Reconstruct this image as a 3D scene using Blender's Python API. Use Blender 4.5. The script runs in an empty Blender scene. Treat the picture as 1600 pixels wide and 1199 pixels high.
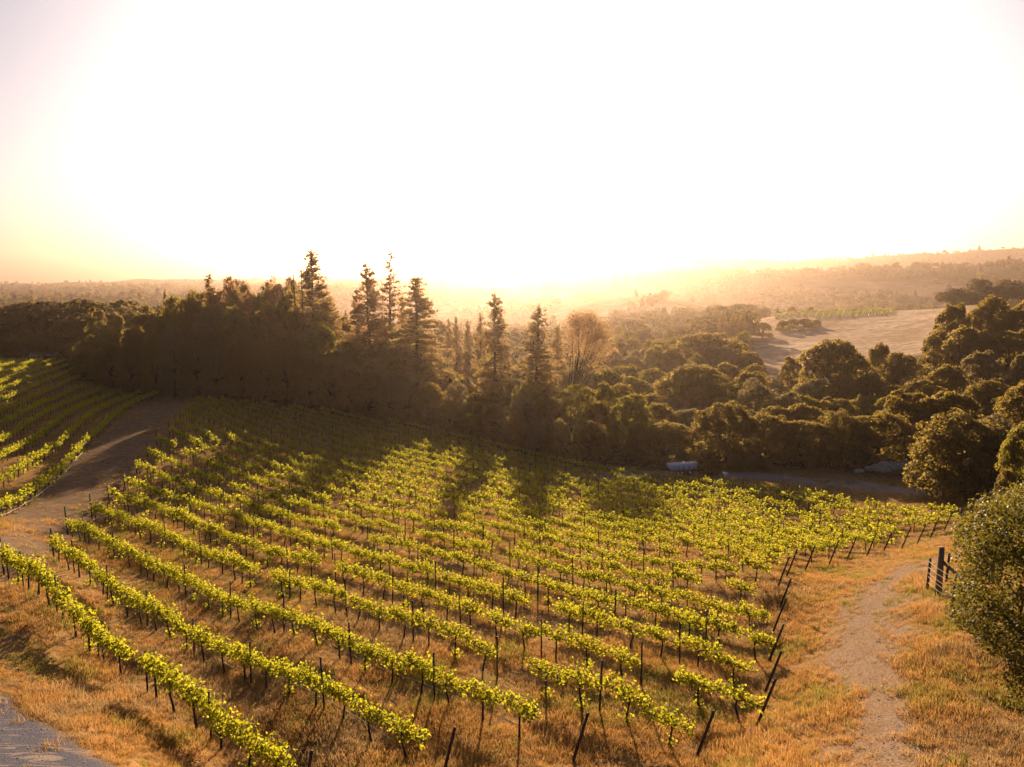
import bpy, math, random
import numpy as np
from mathutils import Vector, Euler

S = bpy.context.scene
COL = S.collection
RNG = np.random.default_rng(7)
random.seed(7)
R = math.radians

# ------------------------------------------------------------------ camera, sky, sun, exposure
ZC = 15.0                      # drone height over the datum
FPX, HOR = 1217.0, 438.0       # focal length and horizon row in photo pixels (1600 x 1199)
PITCH = math.atan((599.5 - HOR) / FPX)
cam_d = bpy.data.cameras.new('camera')
cam = bpy.data.objects.new('camera', cam_d); COL.objects.link(cam)
cam.location = (0, 0, ZC)
cam.rotation_euler = (math.pi / 2 - PITCH, 0, 0)
cam_d.sensor_fit = 'HORIZONTAL'; cam_d.sensor_width = 36
cam_d.lens = 36 * FPX / 1600
cam_d.clip_start = 0.1; cam_d.clip_end = 20000
S.camera = cam

SUN_EL, SUN_AZ = R(11.2), R(2.0)      # azimuth measured to the right of the view axis
world = bpy.data.worlds.new('World'); S.world = world
world.use_nodes = True
nt = world.node_tree; nt.nodes.clear()
sky = nt.nodes.new('ShaderNodeTexSky'); sky.sky_type = 'NISHITA'
sky.sun_disc = False
sky.sun_elevation = SUN_EL
sky.sun_rotation = SUN_AZ
sky.altitude = 400; sky.air_density = 0.6; sky.dust_density = 5.0; sky.ozone_density = 1.5
tint = nt.nodes.new('ShaderNodeMix'); tint.data_type = 'RGBA'; tint.blend_type = 'MULTIPLY'
tint.inputs['Factor'].default_value = 1.0
tint.inputs[7].default_value = (0.80, 0.75, 0.765, 1)
bg = nt.nodes.new('ShaderNodeBackground'); bg.inputs['Strength'].default_value = 0.05
wo = nt.nodes.new('ShaderNodeOutputWorld')
nt.links.new(sky.outputs[0], tint.inputs[6]); nt.links.new(tint.outputs[2], bg.inputs['Color'])
nt.links.new(bg.outputs[0], wo.inputs['Surface'])

sun_d = bpy.data.lights.new('sun', 'SUN'); sun_d.energy = 5.0; sun_d.angle = R(0.55)
sun_d.color = (1.0, 0.77, 0.52)
sun = bpy.data.objects.new('sun', sun_d); COL.objects.link(sun)
sdir = Vector((math.sin(SUN_AZ) * math.cos(SUN_EL), math.cos(SUN_AZ) * math.cos(SUN_EL), math.sin(SUN_EL)))
sun.rotation_euler = sdir.to_track_quat('Z', 'Y').to_euler()
sun.location = (0, 0, 300)

S.view_settings.view_transform = 'Standard'; S.view_settings.look = 'None'
S.view_settings.gamma = 1.0; S.view_settings.exposure = 1.55
S.view_settings.use_curve_mapping = False
S.cycles.use_denoising = True
S.cycles.max_bounces = 8; S.cycles.transparent_max_bounces = 8
S.cycles.diffuse_bounces = 3; S.cycles.transmission_bounces = 4; S.cycles.volume_bounces = 0
S.cycles.sample_clamp_indirect = 4.0
HAZE_DENSITY = 0.000095
HAZE_G = 0.82

# ------------------------------------------------------------------ terrain
CTRL = "-24.3,35.8,-14.26;-20.3,32.1,-13.40;-15.8,27.8,-14.16;-13.3,25.5,-13.90;-11.7,24.1,-13.73;-9.1,21.6,-13.53;-6.9,19.6,-13.47;-6.0,18.7,-13.35;-24.3,39.8,-14.77;-19.8,35.6,-14.76;-17.0,33.0,-14.95;-13.9,30.1,-14.39;-12.0,28.3,-14.53;-8.8,25.4,-14.04;-7.9,24.5,-13.48;-5.6,22.4,-13.13;-4.4,21.2,-13.20;-2.2,19.2,-12.98;-27.7,46.9,-15.79;-21.8,41.4,-15.34;-20.2,40.0,-15.39;-15.1,35.2,-15.08;-10.9,31.3,-14.60;-9.0,29.5,-13.99;-6.5,27.2,-13.82;-5.6,26.4,-13.86;-2.1,23.1,-13.31;-0.0,21.2,-13.16;1.2,20.0,-13.07;-29.0,52.2,-16.43;-24.3,47.8,-15.94;-18.8,42.7,-15.58;-15.1,39.2,-15.32;-10.1,34.6,-14.74;-6.7,31.4,-14.30;-3.4,28.3,-13.89;-1.0,26.1,-13.76;1.4,23.8,-13.62;3.5,21.9,-13.19;4.8,20.7,-13.43;-30.7,57.8,-16.92;-24.0,51.5,-16.31;-18.8,46.7,-16.12;-14.5,42.6,-16.05;-9.2,37.7,-15.28;-5.5,34.3,-14.81;-2.3,31.3,-14.51;0.2,29.0,-14.44;2.1,27.1,-13.96;4.2,25.2,-13.84;6.1,23.4,-13.62;7.0,22.6,-13.69;-32.2,63.2,-17.46;-25.1,56.5,-17.06;-18.0,49.9,-16.50;-13.6,45.9,-16.13;-9.0,41.6,-15.79;-5.2,38.0,-15.39;-2.0,35.0,-15.08;0.8,32.4,-14.81;3.2,30.1,-14.52;5.3,28.2,-14.25;6.8,26.8,-14.10;8.2,25.5,-14.19;-33.9,68.8,-17.37;-28.7,63.9,-17.48;-22.6,58.3,-17.40;-16.8,52.8,-17.01;-4.7,41.5,-15.78;-1.1,38.2,-15.47;1.4,35.9,-15.28;4.3,33.2,-15.04;6.8,30.8,-14.74;9.3,28.5,-14.58;-35.4,74.2,-17.12;-29.2,68.4,-17.75;-23.2,62.8,-17.73;-18.5,58.4,-17.59;0.1,41.1,-15.97;3.9,37.5,-15.72;6.5,35.1,-15.48;8.6,33.1,-15.01;9.8,32.0,-15.18;-37.0,79.6,-17.14;-33.4,76.3,-17.46;-31.7,74.7,-17.49;-29.4,72.6,-17.77;-26.8,70.1,-18.10;-23.7,67.3,-18.06;-19.5,63.3,-17.99;-37.6,84.3,-17.07;-35.8,82.6,-17.38;-32.8,79.7,-17.84;-30.1,77.2,-18.18;-28.1,75.3,-18.47;-25.2,72.7,-18.48;-20.8,68.5,-18.49;12.7,37.3,-15.06;-39.5,90.0,-17.16;-36.1,86.8,-17.56;-32.8,83.7,-18.04;-30.3,81.4,-18.47;-26.9,78.3,-18.87;-24.4,75.9,-19.00;-22.4,74.1,-19.19;14.2,40.0,-15.64;-41.3,95.6,-17.21;-37.5,92.1,-17.63;-35.1,89.9,-18.07;-33.1,88.0,-18.39;-30.7,85.8,-18.83;-27.7,83.0,-19.23;16.0,42.2,-16.24;-43.0,101.2,-17.64;-40.3,98.8,-17.90;-36.5,95.2,-18.27;-34.2,93.0,-18.66;-31.2,90.2,-19.20;-29.8,88.9,-19.32;-27.2,86.5,-19.56;18.1,44.3,-16.70;-44.4,106.6,-17.70;-42.2,104.5,-17.99;-37.1,99.7,-18.49;-33.5,96.4,-18.96;-31.4,94.5,-19.41;20.2,46.4,-17.24;-45.2,111.4,-17.89;-41.2,107.6,-18.31;-37.9,104.5,-18.87;-35.1,101.9,-19.29;-31.2,98.2,-19.56;22.3,48.4,-17.72;-45.7,115.8,-18.55;-42.5,112.8,-18.86;-38.4,109.0,-19.36;-35.1,105.9,-19.30;24.4,50.4,-18.21;-45.1,119.2,-19.07;-42.9,117.1,-19.35;26.5,52.4,-18.66;-42.8,121.1,-19.65;-38.9,117.4,-19.89;28.7,54.4,-19.08;-29.7,118.8,-20.91;-18.8,112.8,-21.34;-8.6,103.2,-21.63;0.0,94.2,-21.77;5.7,85.2,-21.98;11.0,81.6,-22.02;19.7,78.0,-21.57;30.4,72.0,-20.99;37.7,63.6,-19.61;-66.1,143.9,-21.59;-50.7,99.5,-17.43;-46.8,88.1,-17.29;-43.7,78.9,-16.79;-41.1,71.5,-16.84;-39.1,65.5,-17.05;-35.6,55.5,-16.29;-33.8,50.3,-15.73;-67.7,139.6,-20.97;-55.9,105.5,-18.16;-50.1,88.5,-17.35;-46.6,78.5,-17.79;-44.4,72.1,-17.03;-42.1,65.3,-16.55;-70.2,138.1,-20.63;-60.6,110.1,-18.34;-56.1,97.1,-17.46;-54.0,91.0,-17.42;-51.6,84.1,-17.47;-47.7,72.6,-16.84;-72.1,134.6,-19.92;-64.6,112.6,-18.17;-60.7,101.5,-17.68;-58.4,94.7,-17.45;-55.3,85.9,-17.45;-53.1,79.3,-17.35;-68.2,114.1,-18.49;-61.0,93.4,-17.62;-122.2,185.0,-19.54;-114.2,205.0,-19.78;-82.8,135.0,-17.97;8.9,17.0,-11.31;6.5,18.3,-12.09;12.4,25.5,-12.78;17.6,36.0,-14.45;26.3,46.0,-16.42;11.9,17.0,-11.23;-16.4,23.5,-12.97;-9.8,17.0,-11.23;15.8,24.0,-11.59;-26.6,39.0,-13.40;11.8,95.0,-22.50;23.6,95.0,-22.00;36.5,88.0,-22.00;45.3,78.0,-20.00;47.7,72.0,-18.60;-11.6,140.0,-23.50;11.6,140.0,-26.00;34.8,140.0,-25.50;58.0,140.0,-25.00;81.2,140.0,-22.00;97.5,140.0,-20.00;-80.8,150.0,-19.50;-66.3,160.0,-21.00;-43.5,150.0,-22.00;-24.9,150.0,-23.50;-87.0,210.0,-24.00;-34.8,210.0,-27.00;16.6,200.0,-30.00;49.7,200.0,-29.00;82.9,200.0,-27.00;116.0,200.0,-20.50;139.3,200.0,-18.00;-223.8,300.0,-25.00;-198.9,300.0,-25.00;-124.3,300.0,-29.00;-49.7,300.0,-34.00;24.9,300.0,-34.00;62.2,300.0,-32.00;208.9,300.0,-13.00;186.5,300.0,-15.00;-171.6,230.0,-20.00;-152.5,230.0,-21.50;82.3,262.0,-30.07;104.7,330.0,-28.84;147.9,375.0,-25.05;159.6,405.0,-23.73;204.4,430.0,-19.91;225.4,430.0,-17.81;111.4,270.0,-25.83;147.6,280.0,-23.32;183.9,350.0,-20.51;144.4,440.0,-23.98;170.5,520.0,-24.51;251.2,520.0,-20.68;221.1,540.0,-21.92;252.0,440.0,-14.99;287.7,440.0,-11.41;265.2,640.0,-36.00;371.3,640.0,-34.00;185.7,640.0,-38.00;445.6,640.0,-28.00;-331.6,500.0,-36.00;-207.2,500.0,-38.00;-82.9,500.0,-44.00;0.0,500.0,-46.00;62.2,500.0,-38.00;124.3,500.0,-34.00;89.5,720.0,-33.00;179.0,720.0,-34.00;0.0,750.0,-50.00;-198.9,800.0,-50.00;-397.9,800.0,-40.00;-530.5,800.0,-38.00;-596.8,800.0,-38.00;91.6,850.0,-22.00;140.9,850.0,-17.00;197.3,850.0,-23.00;246.6,850.0,-45.00;373.0,900.0,-50.00;522.2,900.0,-45.00;626.6,900.0,-30.00;0.0,1000.0,-40.00;-165.8,1000.0,-45.00;174.1,1050.0,-40.00;1044.4,1500.0,42.00;994.7,1500.0,32.00;870.3,1500.0,26.00;746.0,1500.0,22.00;621.7,1500.0,16.00;497.3,1500.0,9.00;373.0,1500.0,2.00;248.7,1500.0,-2.00;124.3,1500.0,-8.00;0.0,1500.0,-20.00;-124.3,1500.0,-25.00;-248.7,1500.0,-20.00;-373.0,1500.0,-22.00;-621.7,1500.0,-30.00;-994.7,1500.0,-34.00;-1119.0,1500.0,-34.00;800.7,1150.0,-5.00;667.3,1150.0,-22.00;476.6,1150.0,-32.00;286.0,1150.0,-36.00;1326.2,2000.0,5.00;994.7,2000.0,0.00;663.1,2000.0,-5.00;165.8,2000.0,-15.00;-497.3,2000.0,-25.00;-1160.5,2000.0,-32.00;-497.3,2000.0,-20.00;-165.8,2000.0,-12.00;1949.6,2800.0,125.00;1856.7,2800.0,114.00;1624.6,2800.0,97.00;1392.5,2800.0,87.00;1114.0,2800.0,69.00;974.8,2800.0,62.00;835.5,2800.0,66.00;696.3,2800.0,80.00;557.0,2800.0,70.00;417.8,2800.0,42.00;232.1,2800.0,22.00;46.4,2800.0,6.00;-232.1,2800.0,-2.00;-580.2,2800.0,-6.00;-928.4,2800.0,-10.00;-1392.5,2800.0,-20.00;-1856.7,2800.0,-25.00;-2088.8,2800.0,-25.00;2506.6,3600.0,60.00;1193.6,3600.0,20.00;298.4,3600.0,0.00;-596.8,3600.0,-15.00;-1790.4,3600.0,-18.00;-2685.6,3600.0,-22.00"
_C = np.array([[float(q) for q in p.split(',')] for p in CTRL.split(';')])
_r = np.hypot(_C[:, 0], _C[:, 1]); _u = np.arctan2(_C[:, 0], _C[:, 1]) * 3; _v = np.log(_r / 20); _e = _C[:, 2] / _r
_n = len(_u)
def _K(d2): return np.where(d2 > 1e-12, 0.5 * d2 * np.log(d2 + 1e-20), 0)
_A = np.zeros((_n + 3, _n + 3))
_A[:_n, :_n] = _K((_u[:, None] - _u) ** 2 + (_v[:, None] - _v) ** 2) + 0.006 * np.eye(_n)
_A[:_n, _n:] = np.stack([np.ones(_n), _u, _v], 1); _A[_n:, :_n] = _A[:_n, _n:].T
_c = np.linalg.solve(_A, np.concatenate([_e, np.zeros(3)]))

def vnoise(x, y, seed=0):
    xi = np.floor(x).astype(np.int64); yi = np.floor(y).astype(np.int64)
    fx = x - xi; fy = y - yi
    fx = fx * fx * (3 - 2 * fx); fy = fy * fy * (3 - 2 * fy)
    def h(a, b):
        q = (a * 374761393 + b * 668265263 + seed * 974711) & 0x7fffffff
        q = ((q ^ (q >> 13)) * 1274126177) & 0x7fffffff
        return ((q ^ (q >> 16)) & 0xffff) / 65535.0
    return (h(xi, yi) * (1 - fx) + h(xi + 1, yi) * fx) * (1 - fy) + (h(xi, yi + 1) * (1 - fx) + h(xi + 1, yi + 1) * fx) * fy
def fbm(x, y, seed=0, o=4):
    s = 0; a = 0.5
    for i in range(o):
        s = s + a * (vnoise(x, y, seed + i) - 0.5); x = x * 2.03 + 7.1; y = y * 2.03 + 3.7; a *= 0.5
    return s

def H(x, y):
    """ground height"""
    x = np.atleast_1d(np.asarray(x, float)); y = np.atleast_1d(np.asarray(y, float))
    out = np.empty(x.shape)
    xf = x.ravel(); yf = y.ravel(); of = np.empty(xf.shape)
    for i in range(0, len(xf), 20000):
        a = xf[i:i + 20000]; b = yf[i:i + 20000]
        rr = np.maximum(np.hypot(a, b), 14)
        az = np.clip(np.arctan2(a, b), -.78, .78) * 3; lv = np.log(rr / 20)
        e = _K((az[:, None] - _u) ** 2 + (lv[:, None] - _v) ** 2) @ _c[:_n] + _c[_n] + _c[_n + 1] * az + _c[_n + 2] * lv
        far = np.clip((rr - 260) / 500, 0, 1)
        und = far * rr * (0.013 * fbm(a / 420, b / 420, 3, 4) + 0.006 * fbm(a / 95, b / 95, 9, 3))
        of[i:i + 20000] = e * rr + und
    return (of.reshape(x.shape) + ZC)
def h1(x, y): return float(H(x, y)[0])

cp, sp = math.cos(PITCH), math.sin(PITCH)
def ray(px, py):
    a = (px - 800) / FPX; b = -(py - 599.5) / FPX
    return np.array([a, cp + b * sp, -sp + b * cp])
def hit(px, py, y0=10.0, y1=900.0):
    """where the sight line through a photo pixel meets the ground"""
    d = ray(px, py)
    ys = y0 * (y1 / y0) ** np.linspace(0, 1, 900)
    P = d[None] * (ys / d[1])[:, None]
    f = P[:, 2] + ZC - H(P[:, 0], P[:, 1])
    k = np.argmax(f < 0)
    return float(P[k, 0]), float(P[k, 1])
def at(px, y, dz=0.0):
    """plan x of a ground point at depth y seen in photo column px"""
    x = (px - 800) / FPX * y
    for _ in range(3):
        z = h1(x, y) + dz - ZC
        x = (px - 800) / FPX * (y * cp - z * sp)
    return x
def top_z(py, y):
    d = ray(800, py); return d[2] / d[1] * y + ZC
def to_px(x, y, z):
    z = z - ZC; dep = y * cp - z * sp
    return 800 + FPX * x / dep, 599.5 - FPX * (y * sp + z * cp) / dep

# ------------------------------------------------------------------ helpers
def tag(o, label=None, cat=None, group=None, kind=None):
    if label: o['label'] = label
    if cat: o['category'] = cat
    if group: o['group'] = group
    if kind: o['kind'] = kind
    return o
def link(name, data, parent=None):
    o = bpy.data.objects.new(name, data); COL.objects.link(o)
    if parent is not None: o.parent = parent
    return o
def mk_mesh(name, V, F, mat=None, smooth=False, rnd=None):
    V = np.asarray(V, np.float32); me = bpy.data.meshes.new(name)
    if isinstance(F, np.ndarray):
        k = F.shape[1]; tot = len(F) * k
        idx = F.ravel().astype(np.int32); st = np.arange(0, tot, k, dtype=np.int32)
    else:
        idx = np.array([i for f in F for i in f], np.int32)
        ln = np.array([len(f) for f in F]); st = np.concatenate([[0], np.cumsum(ln)[:-1]]).astype(np.int32)
    me.vertices.add(len(V)); me.vertices.foreach_set('co', V.ravel())
    me.loops.add(len(idx)); me.loops.foreach_set('vertex_index', idx)
    me.polygons.add(len(st)); me.polygons.foreach_set('loop_start', st)
    if smooth: me.polygons.foreach_set('use_smooth', np.ones(len(st), bool))
    me.update(calc_edges=True)
    if rnd is not None:
        at_ = me.attributes.new('rnd', 'FLOAT', 'FACE'); at_.data.foreach_set('value', np.asarray(rnd, np.float32))
    if mat: me.materials.append(mat)
    return me
class MB:
    def __init__(s): s.V = []; s.F = []
    def add(s, V, F):
        b = len(s.V); s.V += [tuple(v) for v in V]; s.F += [tuple(i + b for i in f) for f in F]; return s
    def box(s, c, d, rz=0):
        cx, cy, cz = c; dx, dy, dz = d[0] / 2, d[1] / 2, d[2] / 2
        ca, sa = math.cos(rz), math.sin(rz)
        V = []
        for z in (-dz, dz):
            for x, y in ((-dx, -dy), (dx, -dy), (dx, dy), (-dx, dy)):
                V.append((cx + x * ca - y * sa, cy + x * sa + y * ca, cz + z))
        return s.add(V, [(3, 2, 1, 0), (4, 5, 6, 7), (0, 1, 5, 4), (1, 2, 6, 5), (2, 3, 7, 6), (3, 0, 4, 7)])
    def tube(s, pts, rad, n=5, cap=True):
        pts = [Vector(p) for p in pts]; V = []; F = []
        if not hasattr(rad, '__len__'): rad = [rad] * len(pts)
        ref = Vector((0.31, 0.95, 0.12))
        for i, p in enumerate(pts):
            t = (pts[min(i + 1, len(pts) - 1)] - pts[max(i - 1, 0)]).normalized()
            a = t.cross(ref)
            if a.length < 0.05: a = t.cross(Vector((1, 0, 0)))
            a.normalize(); b = t.cross(a)
            for k in range(n):
                w = 2 * math.pi * k / n
                V.append(p + (a * math.cos(w) + b * math.sin(w)) * rad[i])
        for i in range(len(pts) - 1):
            for k in range(n):
                F.append((i * n + k, i * n + (k + 1) % n, (i + 1) * n + (k + 1) % n, (i + 1) * n + k))
        if cap:
            F.append(tuple(range(n - 1, -1, -1))); F.append(tuple((len(pts) - 1) * n + k for k in range(n)))
        return s.add(V, F)
    def mesh(s, name, mat, smooth=False): return mk_mesh(name, s.V, s.F, mat, smooth)
def cards(P, N, size, asp=0.75, rng=RNG, rhomb=False):
    """leaf faces: one quad per point, facing N"""
    n = len(P); P = np.asarray(P, float)
    N = N / (np.linalg.norm(N, axis=1)[:, None] + 1e-9)
    t = rng.normal(size=(n, 3)); t -= (t * N).sum(1)[:, None] * N; t /= np.linalg.norm(t, axis=1)[:, None] + 1e-9
    b = np.cross(N, t)
    sz = np.broadcast_to(size, (n,)) * rng.uniform(0.65, 1.3, n)
    A = t * sz[:, None] * 0.5; B = b * (sz * asp)[:, None] * 0.5
    if rhomb:
        V = np.stack([P - A, P - B - A * .15 + N * (sz * .12)[:, None], P + A, P + B - A * .15 + N * (sz * .12)[:, None]], 1)
    else:
        k = rng.uniform(0.6, 1.0, (n, 1))
        V = np.stack([P - A - B * k, P + A * k - B, P + A + B * k, P - A * k + B], 1)
    F = np.arange(4 * n).reshape(n, 4)
    return V.reshape(-1, 3), F
ONES = ['', 'first', 'second', 'third', 'fourth', 'fifth', 'sixth', 'seventh', 'eighth', 'ninth', 'tenth', 'eleventh', 'twelfth', 'thirteenth',
        'fourteenth', 'fifteenth', 'sixteenth', 'seventeenth', 'eighteenth', 'nineteenth', 'twentieth']
TENS = {20: 'twenty', 30: 'thirty', 40: 'forty', 50: 'fifty', 60: 'sixty', 70: 'seventy'}
def nth(i):
    if i <= 20: return ONES[i]
    t, o = i // 10 * 10, i % 10
    return TENS[t][:-1] + 'ieth' if o == 0 else TENS[t] + '-' + ONES[o]

# ------------------------------------------------------------------ materials
def newmat(name):
    m = bpy.data.materials.new(name); m.use_nodes = True
    t = m.node_tree; t.nodes.clear(); return m, t
def leaf_mat(name, dark, light, trans=(0.2, 0.3, 0.03), tfac=0.4, rough=0.55, spec=0.25, ovar=0.5):
    m, t = newmat(name); N = t.nodes; L = t.links
    a = N.new('ShaderNodeAttribute'); a.attribute_name = 'rnd'
    oi = N.new('ShaderNodeObjectInfo')
    mx = N.new('ShaderNodeMath'); mx.operation = 'MULTIPLY'; mx.inputs[1].default_value = ovar
    L.new(oi.outputs['Random'], mx.inputs[0])
    ad = N.new('ShaderNodeMath'); ad.operation = 'MULTIPLY_ADD'; ad.inputs[1].default_value = 1 - ovar
    L.new(a.outputs['Fac'], ad.inputs[0]); L.new(mx.outputs[0], ad.inputs[2])
    c = N.new('ShaderNodeMix'); c.data_type = 'RGBA'
    c.inputs[6].default_value = (*dark, 1); c.inputs[7].default_value = (*light, 1)
    L.new(ad.outputs[0], c.inputs['Factor'])
    p = N.new('ShaderNodeBsdfPrincipled'); p.inputs['Roughness'].default_value = rough
    p.inputs['Specular IOR Level'].default_value = spec
    L.new(c.outputs[2], p.inputs['Base Color'])
    tr = N.new('ShaderNodeBsdfTranslucent')
    tc = N.new('ShaderNodeMix'); tc.data_type = 'RGBA'; tc.inputs['Factor'].default_value = 0.3
    tc.inputs[6].default_value = (*trans, 1); L.new(c.outputs[2], tc.inputs[7])
    L.new(tc.outputs[2], tr.inputs['Color'])
    ms = N.new('ShaderNodeMixShader'); ms.inputs[0].default_value = tfac
    L.new(p.outputs[0], ms.inputs[1]); L.new(tr.outputs[0], ms.inputs[2])
    o = N.new('ShaderNodeOutputMaterial'); L.new(ms.outputs[0], o.inputs['Surface'])
    return m
def solid(name, c1, c2, scale=8, rough=0.8, metal=0, bump=0.3, stretch=(1, 1, 1)):
    m, t = newmat(name); N = t.nodes; L = t.links
    tc = N.new('ShaderNodeTexCoord'); mp = N.new('ShaderNodeMapping'); mp.inputs['Scale'].default_value = stretch
    L.new(tc.outputs['Object'], mp.inputs['Vector'])
    n = N.new('ShaderNodeTexNoise'); n.inputs['Scale'].default_value = scale; n.inputs['Detail'].default_value = 5
    L.new(mp.outputs[0], n.inputs['Vector'])
    c = N.new('ShaderNodeMix'); c.data_type = 'RGBA'; c.inputs[6].default_value = (*c1, 1); c.inputs[7].default_value = (*c2, 1)
    rr = N.new('ShaderNodeMapRange'); rr.inputs[1].default_value = 0.3; rr.inputs[2].default_value = 0.7
    L.new(n.outputs[0], rr.inputs[0]); L.new(rr.outputs[0], c.inputs['Factor'])
    p = N.new('ShaderNodeBsdfPrincipled'); p.inputs['Roughness'].default_value = rough; p.inputs['Metallic'].default_value = metal
    p.inputs['Specular IOR Level'].default_value = 0.12 if rough > .7 else 0.4
    L.new(c.outputs[2], p.inputs['Base Color'])
    b = N.new('ShaderNodeBump'); b.inputs['Strength'].default_value = bump; b.inputs['Distance'].default_value = 0.02
    L.new(n.outputs[0], b.inputs['Height']); L.new(b.outputs[0], p.inputs['Normal'])
    o = N.new('ShaderNodeOutputMaterial'); L.new(p.outputs[0], o.inputs['Surface'])
    return m
M_vine = leaf_mat('vine_leaf', (0.028, 0.05, 0.007), (0.075, 0.11, 0.014), (0.72, 0.64, 0.03), 0.52, 0.7, 0.05, 0.25)
M_oak = leaf_mat('oak_leaf', (0.022, 0.021, 0.009), (0.066, 0.055, 0.02), (0.50, 0.34, 0.06), 0.48, 0.7, 0.08)
M_pale = leaf_mat('pale_leaf', (0.06, 0.055, 0.026), (0.15, 0.125, 0.06), (0.42, 0.30, 0.10), 0.42, 0.7, 0.08)
M_lime = leaf_mat('lime_leaf', (0.045, 0.05, 0.013), (0.11, 0.105, 0.025), (0.46, 0.36, 0.04), 0.45, 0.7, 0.08)
M_pine = leaf_mat('pine_needle', (0.03, 0.026, 0.012), (0.08, 0.06, 0.027), (0.60, 0.38, 0.12), 0.5, 0.7, 0.08)
M_rust = leaf_mat('rust_needle', (0.045, 0.031, 0.018), (0.11, 0.075, 0.04), (0.68, 0.40, 0.17), 0.5, 0.7, 0.08)
M_holly = leaf_mat('glossy_leaf', (0.035, 0.036, 0.011), (0.10, 0.085, 0.024), (0.40, 0.32, 0.035), 0.30, 0.55, 0.10, 0.1)
M_far = leaf_mat('far_leaf', (0.04, 0.04, 0.018), (0.10, 0.09, 0.04), (0.3, 0.2, 0.06), 0.35, 0.8, 0.05, 0.6)
M_grass = leaf_mat('dry_grass_blade', (0.18, 0.094, 0.033), (0.41, 0.23, 0.08), (0.60, 0.315, 0.09), 0.42, 0.8, 0.05, 0.5)
M_grass2 = leaf_mat('pale_straw_blade', (0.19, 0.115, 0.052), (0.39, 0.255, 0.12), (0.50, 0.315, 0.135), 0.4, 0.8, 0.05, 0.5)
M_grass3 = leaf_mat('olive_grass_blade', (0.11, 0.085, 0.025), (0.27, 0.20, 0.055), (0.44, 0.34, 0.07), 0.4, 0.8, 0.05, 0.5)
M_weed = leaf_mat('weed_leaf', (0.10, 0.12, 0.02), (0.2, 0.2, 0.04), (0.35, 0.3, 0.04), 0.4, 0.6, 0.2, 0.4)
M_bark = solid('bark', (0.03, 0.021, 0.016), (0.09, 0.065, 0.05), 6, 0.9, 0, 0.6, (1, 1, .3))
M_vbark = solid('vine_bark', (0.025, 0.017, 0.012), (0.07, 0.048, 0.034), 20, 0.9, 0, 0.6)
M_grey = solid('grey_dead_wood', (0.10, 0.08, 0.065), (0.22, 0.18, 0.15), 5, 0.9, 0, 0.5, (1, 1, .2))
M_post = solid('dark_post', (0.03, 0.022, 0.018), (0.075, 0.055, 0.045), 12, 0.75, 0, 0.4, (1, 1, .2))
M_wood = solid('weathered_wood', (0.09, 0.066, 0.048), (0.22, 0.165, 0.12), 14, 0.85, 0, 0.6, (1, 1, .15))
M_hose = solid('pale_hose', (0.34, 0.31, 0.28), (0.45, 0.41, 0.36), 5, 0.8, 0, 0.05)
M_wire = solid('wire', (0.12, 0.10, 0.085), (0.2, 0.17, 0.14), 5, 0.75, 0, 0.0)
M_white = solid('pale_sheet', (0.36, 0.42, 0.52), (0.5, 0.56, 0.66), 2, 0.5, 0, 0.1)
M_dark = solid('dark_metal', (0.02, 0.02, 0.022), (0.05, 0.05, 0.05), 5, 0.6, 0, 0.1)
M_rock = solid('rock', (0.26, 0.22, 0.19), (0.44, 0.39, 0.34), 1.5, 0.9, 0, 0.8)

# ------------------------------------------------------------------ plan layout of the vineyard
TH = R(43); ND = np.array([math.sin(TH), math.cos(TH)]); DD = np.array([math.cos(TH), -math.sin(TH)])
ROW0, ROWS = 9.6, 2.928                       # first row's offset, row spacing (m)
T_PATH = [-42.2, -44.9, -52.3, -56.8, -61.9, -66.6, -71.7, -76.4, -81.3, -85.0, -90.2, -95.4, -100.5, -105.1, -110.3, -112.4, -114.3, -114.0, -112.4, -109.6, -105.1, -92]
T_TRACK = [-16.7, -14.7, -12.7, -10.6, -10.2, -11.3, -12.5, -13.7, -14.7, -16.1, -16.9, -17.1, -16.9, -16.9, -16.7, -16.6, -16.3, -16.1, -16, -15.8, -15.7, -15.6]
AL = R(19); LN = np.array([-math.cos(AL), -math.sin(AL)]); LD = np.array([-math.sin(AL), math.cos(AL)])
LROW0 = 15.6
LT0 = [44, 52, 62, 70, 78, 84, 92, 100, 106, 112, 118, 124, 130, 136, 142, 148]
LT1 = [156, 156, 155, 155, 156, 168, 190, 198, 202, 206, 208, 208, 208, 208, 208, 208]

# ------------------------------------------------------------------ ground sheet
def smooth(e0, e1, x):
    t = np.clip((x - e0) / (e1 - e0), 0, 1); return t * t * (3 - 2 * t)
def poly_dist(x, y, pts):
    d = np.full(x.shape, 1e9)
    for (ax, ay), (bx, by) in zip(pts[:-1], pts[1:]):
        vx, vy = bx - ax, by - ay
        t = np.clip(((x - ax) * vx + (y - ay) * vy) / (vx * vx + vy * vy), 0, 1)
        d = np.minimum(d, np.hypot(x - ax - t * vx, y - ay - t * vy))
    return d
TRACK = [hit(*p) for p in ((1400, 1290), (1392, 1199), (1375, 1110), (1352, 1030), (1352, 975), (1378, 925), (1430, 885), (1490, 868), (1580, 858))]
PATHC = [hit(*p) for p in ((-260, 960), (20, 850), (110, 768), (175, 705), (225, 660), (262, 626), (275, 612))]
BACK = [(at(p, d), d) for p, d in ((880, 86), (980, 87.5), (1090, 87.5), (1200, 85), (1330, 81), (1450, 74))]
GA, GB = np.array(hit(-60, 1020)), np.array(hit(176, 1199))
gd = (GB - GA) / np.linalg.norm(GB - GA); gn = np.array([-gd[1], gd[0]])
if np.dot(gn, np.array([0., 0.]) - GA) < 0: gn = -gn            # towards the camera side

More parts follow.
